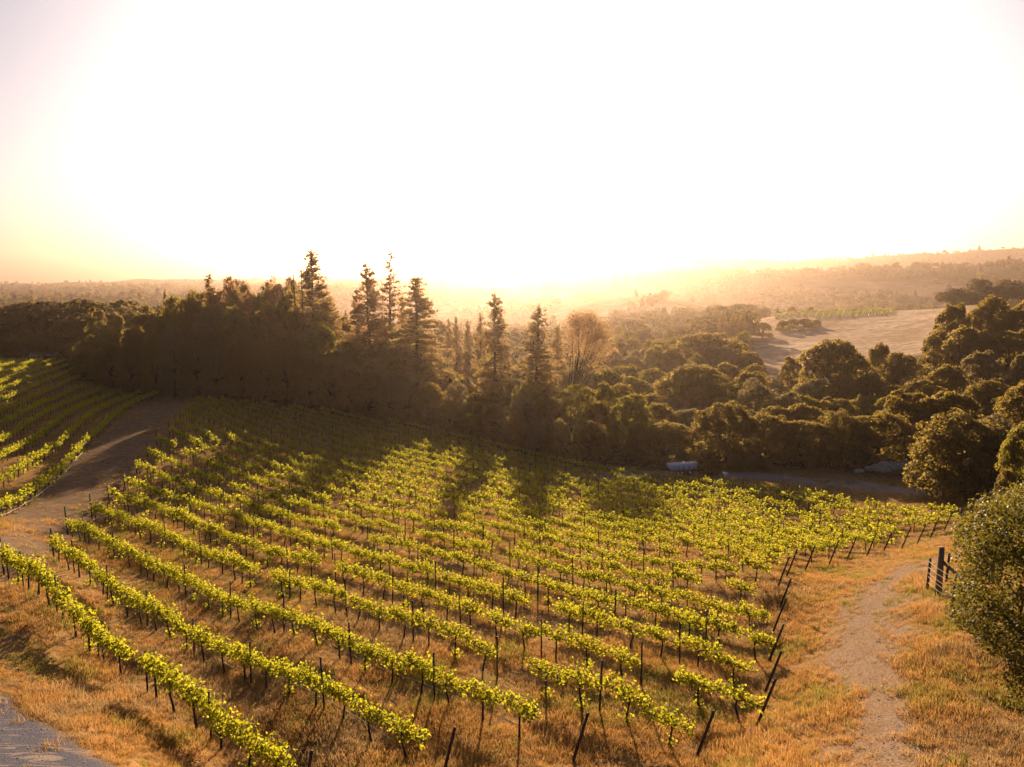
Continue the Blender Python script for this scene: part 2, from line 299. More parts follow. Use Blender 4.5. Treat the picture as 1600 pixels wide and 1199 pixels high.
az = np.concatenate([np.linspace(-math.pi, -0.80, 36)[:-1], np.linspace(-0.80, 0.80, 440), np.linspace(0.80, math.pi, 36)[1:]])
rr = [4.0]
while rr[-1] < 3650: rr.append(rr[-1] * (1.0125 if rr[-1] < 150 else 1.02))
rr = np.array(rr)
AZ, RR = np.meshgrid(az, rr); GX = RR * np.sin(AZ); GY = RR * np.cos(AZ)
GZ = H(GX, GY)
m_track = 1 - smooth(0.8, 2.0, poly_dist(GX, GY, TRACK) + 1.6 * fbm(GX / 1.3, GY / 1.3, 21))
m_path = 1 - smooth(2.2, 4.6, poly_dist(GX, GY, PATHC) + 2.5 * fbm(GX / 3, GY / 3, 22))
m_back = 1 - smooth(1.2, 2.4, poly_dist(GX, GY, BACK) + 2.0 * fbm(GX / 3, GY / 3, 23))
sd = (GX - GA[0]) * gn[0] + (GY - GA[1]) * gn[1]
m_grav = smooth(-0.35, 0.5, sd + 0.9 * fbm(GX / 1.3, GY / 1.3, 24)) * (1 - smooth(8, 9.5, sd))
pn = GX * ND[0] + GY * ND[1]; pl = GX * LN[0] + GY * LN[1]
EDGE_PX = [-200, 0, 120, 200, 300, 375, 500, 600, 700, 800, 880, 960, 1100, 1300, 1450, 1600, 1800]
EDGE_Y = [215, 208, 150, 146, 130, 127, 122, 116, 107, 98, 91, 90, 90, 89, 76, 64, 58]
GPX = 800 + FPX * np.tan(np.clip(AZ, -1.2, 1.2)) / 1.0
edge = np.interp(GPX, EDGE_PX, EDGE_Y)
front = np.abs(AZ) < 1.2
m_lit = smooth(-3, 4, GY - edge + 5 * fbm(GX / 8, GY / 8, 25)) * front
gold = smooth(1130, 1190, GPX) * (1 - smooth(1480, 1560, GPX)) * smooth(225, 265, GY) * (1 - smooth(640, 760, GY)) * front
fld = smooth(890, 960, GPX) * (1 - smooth(1130, 1200, GPX)) * smooth(560, 640, GY) * (1 - smooth(730, 800, GY)) * front
m_gold = np.maximum(gold, fld * 0.7)
m_gold = np.maximum(m_gold, 0.5 * smooth(0.10, 0.22, fbm(GX / 160, GY / 160, 31)) * smooth(500, 700, GY) * (1 - smooth(1200, 1500, GY)) * 0.8 * front * smooth(520, 700, GPX))
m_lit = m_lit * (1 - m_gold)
rel = (1 - np.clip(m_track + m_grav, 0, 1) * 0.75) * (1 - smooth(60, 140, RR))
GZ = GZ + rel * (0.16 * fbm(GX / 1.1, GY / 1.1, 41) + 0.10 * fbm(GX / 0.35, GY / 0.35, 42, 2))
nr, na = GX.shape
GV = np.stack([GX, GY, GZ], -1).reshape(-1, 3)
I = np.arange(nr * na).reshape(nr, na)
Q = np.stack([I[:-1, :-1], I[:-1, 1:], I[1:, 1:], I[1:, :-1]], -1).reshape(-1, 4)[:, ::-1]

def ground_mat():
    m, t = newmat('ground'); N = t.nodes; L = t.links
    def attr(n):
        a = N.new('ShaderNodeAttribute'); a.attribute_name = n; return a.outputs['Fac']
    tc = N.new('ShaderNodeTexCoord')
    def noise(s, d=5, dist=0.0, sc=(1, 1, 1)):
        mp = N.new('ShaderNodeMapping'); mp.inputs['Scale'].default_value = sc; L.new(tc.outputs['Object'], mp.inputs[0])
        n = N.new('ShaderNodeTexNoise'); n.inputs['Scale'].default_value = s; n.inputs['Detail'].default_value = d
        n.inputs['Distortion'].default_value = dist; L.new(mp.outputs[0], n.inputs['Vector']); return n.outputs[0]
    def rng(v, a, b):
        r = N.new('ShaderNodeMapRange'); r.inputs[1].default_value = a; r.inputs[2].default_value = b; L.new(v, r.inputs[0]); return r.outputs[0]
    def mix(f, a, b):
        c = N.new('ShaderNodeMix'); c.data_type = 'RGBA'
        if f is not None: L.new(f, c.inputs['Factor'])
        for k, v in ((6, a), (7, b)):
            if isinstance(v, tuple): c.inputs[k].default_value = (*v, 1)
            else: L.new(v, c.inputs[k])
        return c.outputs[2]
    def mul(a, b):
        x = N.new('ShaderNodeMath'); x.operation = 'MULTIPLY'; L.new(a, x.inputs[0])
        if isinstance(b, float): x.inputs[1].default_value = b
        else: L.new(b, x.inputs[1])
        return x.outputs[0]
    big, mid, fine = noise(0.22), noise(1.7, 6, 0.4), noise(14, 6)
    grass = mix(rng(fine, .3, .7), (0.19, 0.105, 0.04), (0.40, 0.235, 0.09))
    grass = mix(mul(rng(mid, .44, .66), 0.75), grass, (0.10, 0.062, 0.032))
    grass = mix(mul(rng(noise(0.7, 5), .54, .68), 0.6), grass, (0.16, 0.14, 0.04))
    grass = mix(mul(rng(big, .35, .7), 0.35), grass, (0.33, 0.19, 0.09))
    stone = noise(22, 5)
    v = N.new('ShaderNodeTexVoronoi'); v.inputs['Scale'].default_value = 11; L.new(tc.outputs['Object'], v.inputs['Vector'])
    trackc = mix(rng(v.outputs['Distance'], .1, .7), (0.30, 0.205, 0.14), (0.14, 0.09, 0.06))
    trackc = mix(mul(rng(stone, .35, .7), 0.7), trackc, (0.36, 0.25, 0.17))
    trackc = mix(mul(rng(mid, .45, .7), 0.6), trackc, grass)
    pathc = mix(rng(mid, .3, .7), (0.13, 0.085, 0.055), (0.22, 0.145, 0.09))
    pathc = mix(mul(rng(fine, .5, .8), 0.5), pathc, (0.32, 0.25, 0.19))
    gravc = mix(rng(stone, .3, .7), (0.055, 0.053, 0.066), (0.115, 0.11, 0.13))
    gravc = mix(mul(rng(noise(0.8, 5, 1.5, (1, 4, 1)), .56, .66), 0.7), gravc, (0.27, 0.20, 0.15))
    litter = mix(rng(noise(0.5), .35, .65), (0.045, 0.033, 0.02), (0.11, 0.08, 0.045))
    goldc = mix(rng(noise(0.05, 6, 0.6), .35, .65), (0.44, 0.31, 0.21), (0.66, 0.49, 0.35))
    goldc = mix(mul(rng(noise(0.3, 8, 0.8, (1, 2.2, 1)), .45, .65), 0.8), goldc, (0.20, 0.14, 0.09))
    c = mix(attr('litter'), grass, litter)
    c = mix(attr('gold'), c, goldc)
    c = mix(attr('path'), c, pathc)
    c = mix(attr('back'), c, (0.27, 0.235, 0.22))
    c = mix(attr('track'), c, trackc)
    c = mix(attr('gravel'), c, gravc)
    p = N.new('ShaderNodeBsdfPrincipled'); p.inputs['Roughness'].default_value = 1.0
    p.inputs['Specular IOR Level'].default_value = 0.0
    L.new(c, p.inputs['Base Color'])
    b = N.new('ShaderNodeBump'); b.inputs['Strength'].default_value = 0.7; b.inputs['Distance'].default_value = 0.05
    L.new(stone, b.inputs['Height']); L.new(b.outputs[0], p.inputs['Normal'])
    o = N.new('ShaderNodeOutputMaterial'); L.new(p.outputs[0], o.inputs['Surface'])
    return m
M_ground = ground_mat()
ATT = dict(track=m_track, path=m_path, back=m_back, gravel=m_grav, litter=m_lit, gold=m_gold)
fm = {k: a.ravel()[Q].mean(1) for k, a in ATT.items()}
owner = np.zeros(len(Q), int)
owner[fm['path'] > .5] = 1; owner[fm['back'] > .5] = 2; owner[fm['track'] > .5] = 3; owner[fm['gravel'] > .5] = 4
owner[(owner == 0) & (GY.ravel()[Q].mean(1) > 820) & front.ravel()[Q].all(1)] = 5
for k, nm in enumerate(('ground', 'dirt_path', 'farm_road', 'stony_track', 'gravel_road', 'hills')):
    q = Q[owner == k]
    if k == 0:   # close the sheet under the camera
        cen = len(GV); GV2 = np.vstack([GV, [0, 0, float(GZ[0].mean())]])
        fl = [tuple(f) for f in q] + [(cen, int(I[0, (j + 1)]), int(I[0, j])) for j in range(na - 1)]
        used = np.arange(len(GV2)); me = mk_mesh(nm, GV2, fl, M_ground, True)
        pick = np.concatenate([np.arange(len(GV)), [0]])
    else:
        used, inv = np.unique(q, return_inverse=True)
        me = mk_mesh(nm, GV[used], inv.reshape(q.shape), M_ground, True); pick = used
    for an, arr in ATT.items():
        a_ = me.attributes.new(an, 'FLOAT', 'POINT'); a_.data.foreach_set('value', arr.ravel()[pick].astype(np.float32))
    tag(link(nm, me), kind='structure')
ZMIN, ZMAX = float(GZ.min()), float(GZ.max())

# ------------------------------------------------------------------ haze over the whole valley
hm, ht = newmat('haze')
pv = ht.nodes.new('ShaderNodeVolumePrincipled')
pv.inputs['Color'].default_value = (1.0, 0.73, 0.56, 1); pv.inputs['Density'].default_value = HAZE_DENSITY
pv.inputs['Anisotropy'].default_value = HAZE_G
ho = ht.nodes.new('ShaderNodeOutputMaterial'); ht.links.new(pv.outputs[0], ho.inputs['Volume'])
zt = ZMAX + 22; zb = ZMIN - 1.5
hz = link('haze', MB().box((0, 0, (zt + zb) / 2), (7400, 7400, zt - zb)).mesh('haze', hm)); tag(hz, kind='stuff')

# ------------------------------------------------------------------ grapevines
def vine_meshes(seed, n, size, shoots, sides=5):
    g = np.random.default_rng(seed)
    b = MB(); lean = g.normal(0, 0.05, 2)
    hgt = 0.80 + g.uniform(-.05, .06)
    b.tube([(0, 0, -.15), (lean[0] * .5, lean[1] * .5, .25), (lean[0] * 1.3 + g.normal(0, .02), lean[1], .55), (lean[0], lean[1], hgt)], [.045, .036, .03, .034], sides)
    for s in (-1, 1):
        b.tube([(lean[0], lean[1], hgt - .04), (lean[0] + s * .2, 0, hgt + .07), (s * .5, g.normal(0, .02), hgt + .09), (s * .76, 0, hgt + .10)], [.028, .024, .02, .012], sides)
    P = []; Nn = []
    fill = 0.12 + 0.88 * g.random(6); fill[[2, 3]] = np.maximum(fill[[2, 3]], .7)
    for i in range(n):
        x = g.uniform(-.8, .8)
        if g.random() > np.interp((x + .8) / 1.6 * 5, range(6), fill): continue
        y, z = g.normal(0, .14), g.normal(0, .105)
        P.append((x, y, hgt + .15 + z + 0.04 * math.sin(x * 7 + seed))); Nn.append((g.normal(0, .8), y * 4 + g.normal(0, .7), z * 3 + .4 + g.normal(0, .6)))
    for k in range(shoots):
        x = g.uniform(-.74, .74); l = g.uniform(.15, .5); d = np.array([g.normal(0, .28), g.normal(0, .30), 1.0]); d /= np.linalg.norm(d)
        o = np.array([x, g.normal(0, .06), hgt + .18])
        for q in np.arange(.1, l, .055 if n > 200 else .1):
            P.append(tuple(o + d * q + g.normal(0, .045, 3))); Nn.append(tuple(g.normal(0, 1, 3) + [0, 0, .3]))
    if seed % 3 == 0:
        for k in range(int(n * .09)):
            P.append((g.normal(0, .12), g.normal(0, .12), abs(g.normal(.12, .14)))); Nn.append(tuple(g.normal(0, 1, 3)))
    V, F = cards(np.array(P), np.array(Nn), size, .85, g, True)
    fol = mk_mesh('foliage', V, F, M_vine, False, g.random(len(F)))
    return b.mesh('trunk', M_vbark, True), fol
VN = [vine_meshes(s, 640, .10, 15) for s in range(12)]
VF = [vine_meshes(s, 270, .15, 8, 3) for s in range(20, 25)]
vines = []     # (depth, row, index, x, y, side block)
for k in range(22):
    t = T_PATH[k] + 0.75; i = 0
    while t < T_TRACK[k] + 0.1:
        p = ND * (ROW0 + k * ROWS) + DD * (t + random.uniform(-.08, .08))
        if not (random.random() < 0.05 and 1 < i):
            i += 1; vines.append((float(np.hypot(*p)), k, i, float(p[0]), float(p[1]), 0))
        t += 1.5
for k in range(len(LT0)):
    t = LT0[k]
    while t < LT1[k]:
        p = LN * (LROW0 + k * ROWS) + LD * t
        vines.append((float(np.hypot(*p)), k, 0, float(p[0]), float(p[1]), 1)); t += 1.5
vz = H([v[3] for v in vines], [v[4] for v in vines])
def in_view(x, y, z, mg=20):
    px, py = to_px(x, y, z); return -mg < px < 1600 + mg and py < 1199 + mg
order = [i for i in sorted(range(len(vines)), key=lambda i: vines[i][0]) if vines[i][5] == 0 and in_view(vines[i][3], vines[i][4], vz[i] + 1)]
solo = set(order[:292]); ANG_ROW = math.atan2(DD[1], DD[0]); ANG_L = math.atan2(LD[1], LD[0])
for i in order[:292]:
    d, k, j, x, y, _ = vines[i]
    t_, f_ = VN[random.randrange(12)]
    e = link('grapevine', None); e.location = (x, y, vz[i])
    e.rotation_euler = (0, 0, ANG_ROW + (math.pi if random.random() < .5 else 0) + random.uniform(-.06, .06))
    s_ = random.uniform(.9, 1.1) * (1.14 if k == 0 else 1); e.scale = (1, s_, s_ * random.uniform(.96, 1.06))
    link('trunk', t_, e); link('foliage', f_, e)
    tag(e, f'green grapevine, {nth(j)} from the dirt path end of the {nth(k + 1)} row from the gravel road', 'grapevine', 'grapevines in the sloping vineyard')

def scatter(name, pts, zs, rots, scls, sources, which=None):
    """one object of kind stuff: points carrying instances of a few source meshes"""
    me = bpy.data.meshes.new(name + '_points'); P = np.stack([pts[:, 0], pts[:, 1], zs], 1).astype(np.float32)
    me.vertices.add(len(P)); me.vertices.foreach_set('co', P.ravel()); me.update()
    a = me.attributes.new('rotz', 'FLOAT', 'POINT'); a.data.foreach_set('value', np.asarray(rots, np.float32))
    sc = np.asarray(scls, np.float32)
    if sc.ndim == 1: sc = np.stack([sc, sc, sc], 1)
    a = me.attributes.new('scl', 'FLOAT_VECTOR', 'POINT'); a.data.foreach_set('vector', sc.ravel())
    a = me.attributes.new('which', 'INT', 'POINT'); a.data.foreach_set('value', (RNG.integers(0, len(sources), len(P)) if which is None else which).astype(np.int32))
    o = link(name, me); tag(o, kind='stuff')
    g = bpy.data.node_groups.new(name + '_nodes', 'GeometryNodeTree')
    g.interface.new_socket('Geometry', in_out='INPUT', socket_type='NodeSocketGeometry')
    g.interface.new_socket('Geometry', in_out='OUTPUT', socket_type='NodeSocketGeometry')
    N = g.nodes; L = g.links
    gi = N.new('NodeGroupInput'); go = N.new('NodeGroupOutput')
    jn = N.new('GeometryNodeJoinGeometry')
    wa = N.new('GeometryNodeInputNamedAttribute'); wa.data_type = 'INT'; wa.inputs['Name'].default_value = 'which'
    ra = N.new('GeometryNodeInputNamedAttribute'); ra.data_type = 'FLOAT'; ra.inputs['Name'].default_value = 'rotz'
    sa = N.new('GeometryNodeInputNamedAttribute'); sa.data_type = 'FLOAT_VECTOR'; sa.inputs['Name'].default_value = 'scl'
    cx = N.new('ShaderNodeCombineXYZ'); L.new(ra.outputs['Attribute'], cx.inputs['Z'])
    for k, src in enumerate(sources):
        so = bpy.data.objects.new(name + '_source', src)
        oi = N.new('GeometryNodeObjectInfo'); oi.inputs['Object'].default_value = so; oi.inputs['As Instance'].default_value = True
        cmp_ = N.new('FunctionNodeCompare'); cmp_.data_type = 'INT'; cmp_.operation = 'EQUAL'
        L.new(wa.outputs['Attribute'], cmp_.inputs[2]); cmp_.inputs[3].default_value = k
        ip = N.new('GeometryNodeInstanceOnPoints')
        L.new(gi.outputs[0], ip.inputs['Points']); L.new(cmp_.outputs[0], ip.inputs['Selection'])
        L.new(oi.outputs['Geometry'], ip.inputs['Instance']); L.new(cx.outputs[0], ip.inputs['Rotation']); L.new(sa.outputs['Attribute'], ip.inputs['Scale'])
        L.new(ip.outputs[0], jn.inputs[0])
    L.new(jn.outputs[0], go.inputs[0])
    md = o.modifiers.new('scatter', 'NODES'); md.node_group = g
    return o
def join_pair(t_, f_):
    """trunk and foliage of a distant vine as one mesh with two materials"""
    import bmesh
    bm = bmesh.new(); bm.from_mesh(t_); n0 = len(bm.faces); bm.from_mesh(f_)
    bm.faces.ensure_lookup_table()
    for q in range(n0, len(bm.faces)): bm.faces[q].material_index = 1
    me = bpy.data.meshes.new('far_vine'); bm.to_mesh(me); bm.free()
    me.materials.append(M_vbark); me.materials.append(M_vine); return me
FV = [join_pair(*v) for v in VF]; FV2 = [join_pair(*v) for v in VN[:4]]
mid_ = [i for i in range(len(vines)) if i not in solo and vines[i][5] == 0]
sid_ = [i for i in range(len(vines)) if vines[i][5] == 1]
for nm, ids, ang, src in (('vineyard_vines', mid_, ANG_ROW, FV), ('side_block_vines', sid_, ANG_L, FV)):
    pp = np.array([[vines[i][3], vines[i][4]] for i in ids])
    rot = ang + RNG.integers(0, 2, len(ids)) * math.pi + RNG.uniform(-.05, .05, len(ids))
    s_ = RNG.uniform(.88, 1.12, len(ids))
    scatter(nm, pp, vz[ids], rot, np.stack([np.ones(len(ids)), s_, s_], 1), src)

# ------------------------------------------------------------------ trellis posts, hoses, wires
pm = MB().tube([(0, 0, -.3), (0, 0, .8), (0, 0, 1.62)], [.034, .032, .03], 6).mesh('trellis_post', M_post)
em = MB().tube([(0, 0, -.3), (0, 0, .8), (0, 0, 1.75)], [.046, .043, .04], 7).mesh('end_post', M_post)
posts = []
for k in range(22):
    t = T_PATH[k] + 3.0; j = 0
    while t < T_TRACK[k] - 2.0:
        p = ND * (ROW0 + k * ROWS) + DD * t; j += 1
        posts.append((float(np.hypot(*p)), k, j, p[0], p[1], 'mid')); t += 4.5 + random.uniform(-.1, .1)
    for nm, t in (('path', T_PATH[k] - .1), ('track', T_TRACK[k] + .55)):
        p = ND * (ROW0 + k * ROWS) + DD * t
        posts.append((float(np.hypot(*p)), k, 0, p[0], p[1], nm))
far_posts = MB(); nsolo = 0
for d, k, j, x, y, nm in sorted(posts):
    z = h1(x, y)
    if nsolo < 285 and in_view(x, y, z + 1):
        nsolo += 1
        if nm == 'mid':
            o = link('trellis_post', pm); s_ = random.uniform(.92, 1.1)
            o.rotation_euler = (random.uniform(-.04, .04), random.uniform(-.04, .04), random.random())
            tag(o, f'thin dark trellis post, {nth(j)} from the dirt path end of {nth(k + 1)} vine row', 'post', 'posts holding up the vine rows')
        else:
            o = link('end_post', em); s_ = random.uniform(.92, 1.05)
            q = Euler((0, R(17) * (1 if nm == 'track' else -.35), ANG_ROW)); o.rotation_euler = q
            tag(o, ('dark end post leaning outward at the stony track end of the ' if nm == 'track' else 'dark end post beside the dirt path at the start of the ') + nth(k + 1) + ' vine row', 'post', 'end posts of the vine rows')
        o.location = (x, y, z); o.scale = (1, 1, s_)
    else:
        far_posts.tube([(x, y, z - .2), (x, y, z + 1.62)], .032, 4)
for k in range(len(LT0)):
    for t in np.arange(LT0[k], LT1[k], 4.5):
        p = LN * (LROW0 + k * ROWS) + LD * t; z = h1(*p)
        far_posts.tube([(p[0], p[1], z - .2), (p[0], p[1], z + 1.62)], .032, 4)
tag(link('far_posts', far_posts.mesh('far_posts', M_post)), kind='stuff')
def line_along(k, h, rad, sag, t0, t1, step=1.5, side=.06):
    ts = np.arange(t0, t1 + .01, step); P = ND[None] * (ROW0 + k * ROWS + side) + DD[None] * ts[:, None]
    zz = H(P[:, 0], P[:, 1]) + h - sag * np.abs(np.sin(ts * math.pi / 4.5)) + 0.02 * np.sin(ts * 2.1 + k)
    return MB().tube([(a, b, c) for (a, b), c in zip(P, zz)], rad, 4)
for k in range(1, 11):
    t0 = T_TRACK[k] - (12 if k < 2 else 24)
    o = link('irrigation_hose', line_along(k, .42, .012, .05, t0, T_TRACK[k] - .3).mesh('irrigation_hose', M_hose))
    tag(o, f'thin pale irrigation hose strung low along the {nth(k + 1)} vine row from the gravel road', 'hose', 'irrigation hoses under the vines')
    o = link('trellis_wire', line_along(k, 1.32, .004, .0, T_PATH[k], T_TRACK[k] + .3).mesh('trellis_wire', M_wire))
    tag(o, f'taut trellis wire above the {nth(k + 1)} vine row from the gravel road', 'wire', 'trellis wires over the vine rows')
ts = np.arange(46, 84, 1.5); P = LN[None] * (LROW0 - .25) + LD[None] * ts[:, None]; zz = H(P[:, 0], P[:, 1]) + .38 - .08 * np.abs(np.sin(ts))
o = link('irrigation_pipe', MB().tube([(a, b, c) for (a, b), c in zip(P, zz)], .016, 5).mesh('irrigation_pipe', M_hose))
tag(o, 'pale thin pipe along the outer row of the side vine block beside the path', 'pipe')

# ------------------------------------------------------------------ trees
def oak_meshes(seed, n=11000, size=.34, hgt=10., dia=10., nl=34, low=.16):
    g = np.random.default_rng(seed)
    L_ = []
    for i in range(nl):
        a = g.uniform(0, 2 * math.pi); v = g.uniform(-.15, 1) ** 1.0 if i > nl // 3 else g.uniform(.3, 1)
        rad = math.sqrt(max(0.02, 1 - v * v)) if v > 0 else .92
        q = g.uniform(.55, .86)
        L_.append((math.cos(a) * rad * q * dia / 2 * .86, math.sin(a) * rad * q * dia / 2 * .86, hgt * (.40 + .44 * v * g.uniform(.85, 1.08)),
                   dia * g.uniform(.10, .19), hgt * g.uniform(.09, .16)))
    for i in range(12):
        a = i * .5236 + g.uniform(0, .4)
        L_.append((math.cos(a) * dia * .34, math.sin(a) * dia * .34, hgt * (low + g.uniform(0, .12)), dia * g.uniform(.13, .19), hgt * g.uniform(.12, .19)))
    for i in range(nl // 2):
        a = g.uniform(0, 2 * math.pi); v = g.uniform(.1, 1); q = g.uniform(.86, 1.08); rad = math.sqrt(1 - v * v * .95)
        L_.append((math.cos(a) * rad * q * dia / 2 * .9, math.sin(a) * rad * q * dia / 2 * .9, hgt * (.40 + .50 * v * g.uniform(.9, 1.08)), dia * g.uniform(.05, .09), hgt * g.uniform(.05, .09)))
    L_ = np.array(L_)
    w = L_[:, 3] * np.sqrt(L_[:, 3] * L_[:, 4]); w /= w.sum()
    k = g.choice(len(L_), n, p=w); u = g.normal(size=(n, 3)); u /= np.linalg.norm(u, axis=1)[:, None]
    u[:, 2] = np.where(u[:, 2] < -.3, -u[:, 2], u[:, 2])
    rr_ = np.stack([L_[k, 3], L_[k, 3], L_[k, 4]], 1)
    P = L_[k, :3] + u * rr_ * g.uniform(.78, 1.10, n)[:, None]
    keep = np.ones(n, bool)
    for j in range(len(L_)):
        d = ((P - L_[j, :3]) / [L_[j, 3], L_[j, 3], L_[j, 4]]); keep &= ~((np.einsum('ij,ij->i', d, d) < .36) & (k != j))
    keep &= P[:, 2] > .15
    P = P[keep]; u = u[keep]
    V, F = cards(P, u * .8 + g.normal(0, .6, P.shape), size, .8, g)
    cr = mk_mesh('crown', V, F, M_oak, False, np.clip(.5 + g.normal(0, .28, len(F)), 0, 1))
    b = MB(); f = g.normal(0, .5, 2)
    b.tube([(0, 0, -.6), (f[0] * .3, f[1] * .3, hgt * .18), (f[0], f[1], hgt * .36)], [dia * .045, dia * .035, dia * .026], 8)
    for j in g.choice(len(L_), 11, replace=False):
        q = L_[j]; m = np.array([f[0], f[1], hgt * .30]) * .5 + np.array(q[:3]) * .5 + g.normal(0, .3, 3)
        b.tube([(f[0], f[1], hgt * .30), tuple(m), tuple(np.array(q[:3]) * [.7, .7, .97])], [dia * .018, dia * .010, dia * .003], 5)
    return b.mesh('trunk', M_bark, True), cr
def pine_meshes(seed, hgt=24., dia=8., dens=1.0, low=.2, droop=.12, csize=.25, mat=None, bare=0.0, tip=.16):
    g = np.random.default_rng(seed); b = MB(); P = []; Nn = []
    wob = g.normal(0, .12, 2)
    b.tube([(0, 0, -.6), (wob[0], wob[1], hgt * .35), (-wob[0], wob[1], hgt * .7), (0, 0, hgt * .985)], [hgt * .014, hgt * .011, hgt * .007, hgt * .0015], 7)
    z = hgt * low
    while z < hgt * .985:
        q = (z / hgt - low) / (1 - low)
        prof = (1 - q) ** .68 * 1.15 + tip * (1 - q) * .6 + .04
        prof *= min(1, .55 + q * 2.2)
        nb = int(round((3 + 2.5 * (1 - q)) * dens))
        for _ in range(max(2, nb)):
            if g.random() < bare * (1 - q): continue
            a = g.uniform(0, 2 * math.pi); ln = dia / 2 * prof * g.uniform(.55, 1.12) + .15
            up = (.45 * q - droop) + g.normal(0, .12)
            d = np.array([math.cos(a), math.sin(a), up]); d /= np.linalg.norm(d)
            o_ = np.array([0, 0, z]); e_ = o_ + d * ln
            b.tube([tuple(o_), tuple(o_ + d * ln * .6 - [0, 0, .04 * ln]), tuple(e_)], [.05 + .012 * ln, .03, .012], 3, False)
            m = max(2, int(ln / .36))
            for s_ in np.linspace(.32, 1.0, m):
                c = o_ + d * ln * s_ + g.normal(0, .12, 3)
                kk = int(16 * (0.7 + .6 * g.random()))
                cl = .09 + .06 * ln * .35
                P.append(c + g.normal(0, 1, (kk, 3)) * [cl * 1.2, cl * 1.2, cl * .75]); Nn.append(g.normal(0, .8, (kk, 3)) + [0, 0, .5])
        z += hgt * .0165 * g.uniform(.7, 1.3)
    P.append(np.array([[0, 0, hgt]]) + g.normal(0, .14, (16, 3))); Nn.append(g.normal(0, 1, (16, 3)))
    P = np.vstack(P); Nn = np.vstack(Nn)
    V, F = cards(P, Nn, csize, .5, g)
    cr = mk_mesh('crown', V, F, mat or M_pine, False, np.clip(.5 + g.normal(0, .28, len(F)), 0, 1))
    return b.mesh('trunk', M_bark, True), cr
OAKS = [oak_meshes(100 + i, 14000, .30, 10, 10, 38, .10) for i in range(7)]
FINE = [oak_meshes(120 + i, 24000, .235, 10, 10, 48, .08) for i in range(5)]      # nearer oaks: smaller leaf sprays
FEATH = [oak_meshes(140 + i, 9500, .26, 10, 9, 26, .3) for i in range(3)]   # loose open crowns
PINES = [pine_meshes(200 + i, dens=1.3, droop=.05 + .05 * i) for i in range(5)]
SPARSE = [pine_meshes(220, 26, 6.5, .6, .35, .1, .26, M_rust, .35), pine_meshes(221, 26, 6, .6, .5, .0, .26, M_pine, .45)]
CYP = [pine_meshes(240 + i, 10., 4.4, 1.7, .03, -.25, .30, M_oak) for i in range(2)]
BASE = {'oak': (OAKS, 10, 10), 'fine': (FINE, 10, 10), 'feather': (FEATH, 10, 9), 'pine': (PINES, 24, 8), 'sparse': (SPARSE, 26, 6.3), 'cypress': (CYP, 10, 4.4)}
MATS = {'pale': M_pale, 'lime': M_lime, 'rust': M_rust, 'oak': M_oak, 'pine': M_pine}
TREES = []      # plan positions, to keep the fillers apart
CATS = {'oak': 'oak tree', 'fine': 'oak tree', 'feather': 'tree', 'pine': 'pine tree', 'sparse': 'pine tree', 'cypress': 'cypress'}
NAMES = {'oak': 'oak_tree', 'fine': 'oak_tree', 'feather': 'broadleaf_tree', 'pine': 'pine_tree', 'sparse': 'pine_tree', 'cypress': 'cypress_tree'}
def plant(sp_, px, py, y, wpx, label, group=None, mat=None, var=None):
    """a tree standing on the ground at depth y, reaching up to photo row py"""
    x = at(px, y); z = h1(x, y); hh = max(1.5, top_z(py, y) - z); wd = wpx / FPX * y * 1.02
    vs, bh, bd = BASE[sp_]
    t_, c_ = vs[random.randrange(len(vs)) if var is None else var]
    asx = random.uniform(.85, 1.2)
    e = link(NAMES[sp_], None); e.location = (x, y, z - .1)
    e.rotation_euler = (random.uniform(-.03, .03), random.uniform(-.03, .03), random.uniform(0, 6.28))
    e.scale = (wd / bd * asx, wd / bd / asx, hh / bh)
    link('trunk', t_, e); c = link('crown', c_, e)
    if mat:
        c.material_slots[0].link = 'OBJECT'; c.material_slots[0].material = MATS[mat]
    tag(e, label, CATS[sp_], group); TREES.append((x, y)); return e

G_P, G_O, G_F = 'pines rising from the dark wood', 'oaks on the slope beyond the vineyard', 'trees of the dark wood behind the vines'
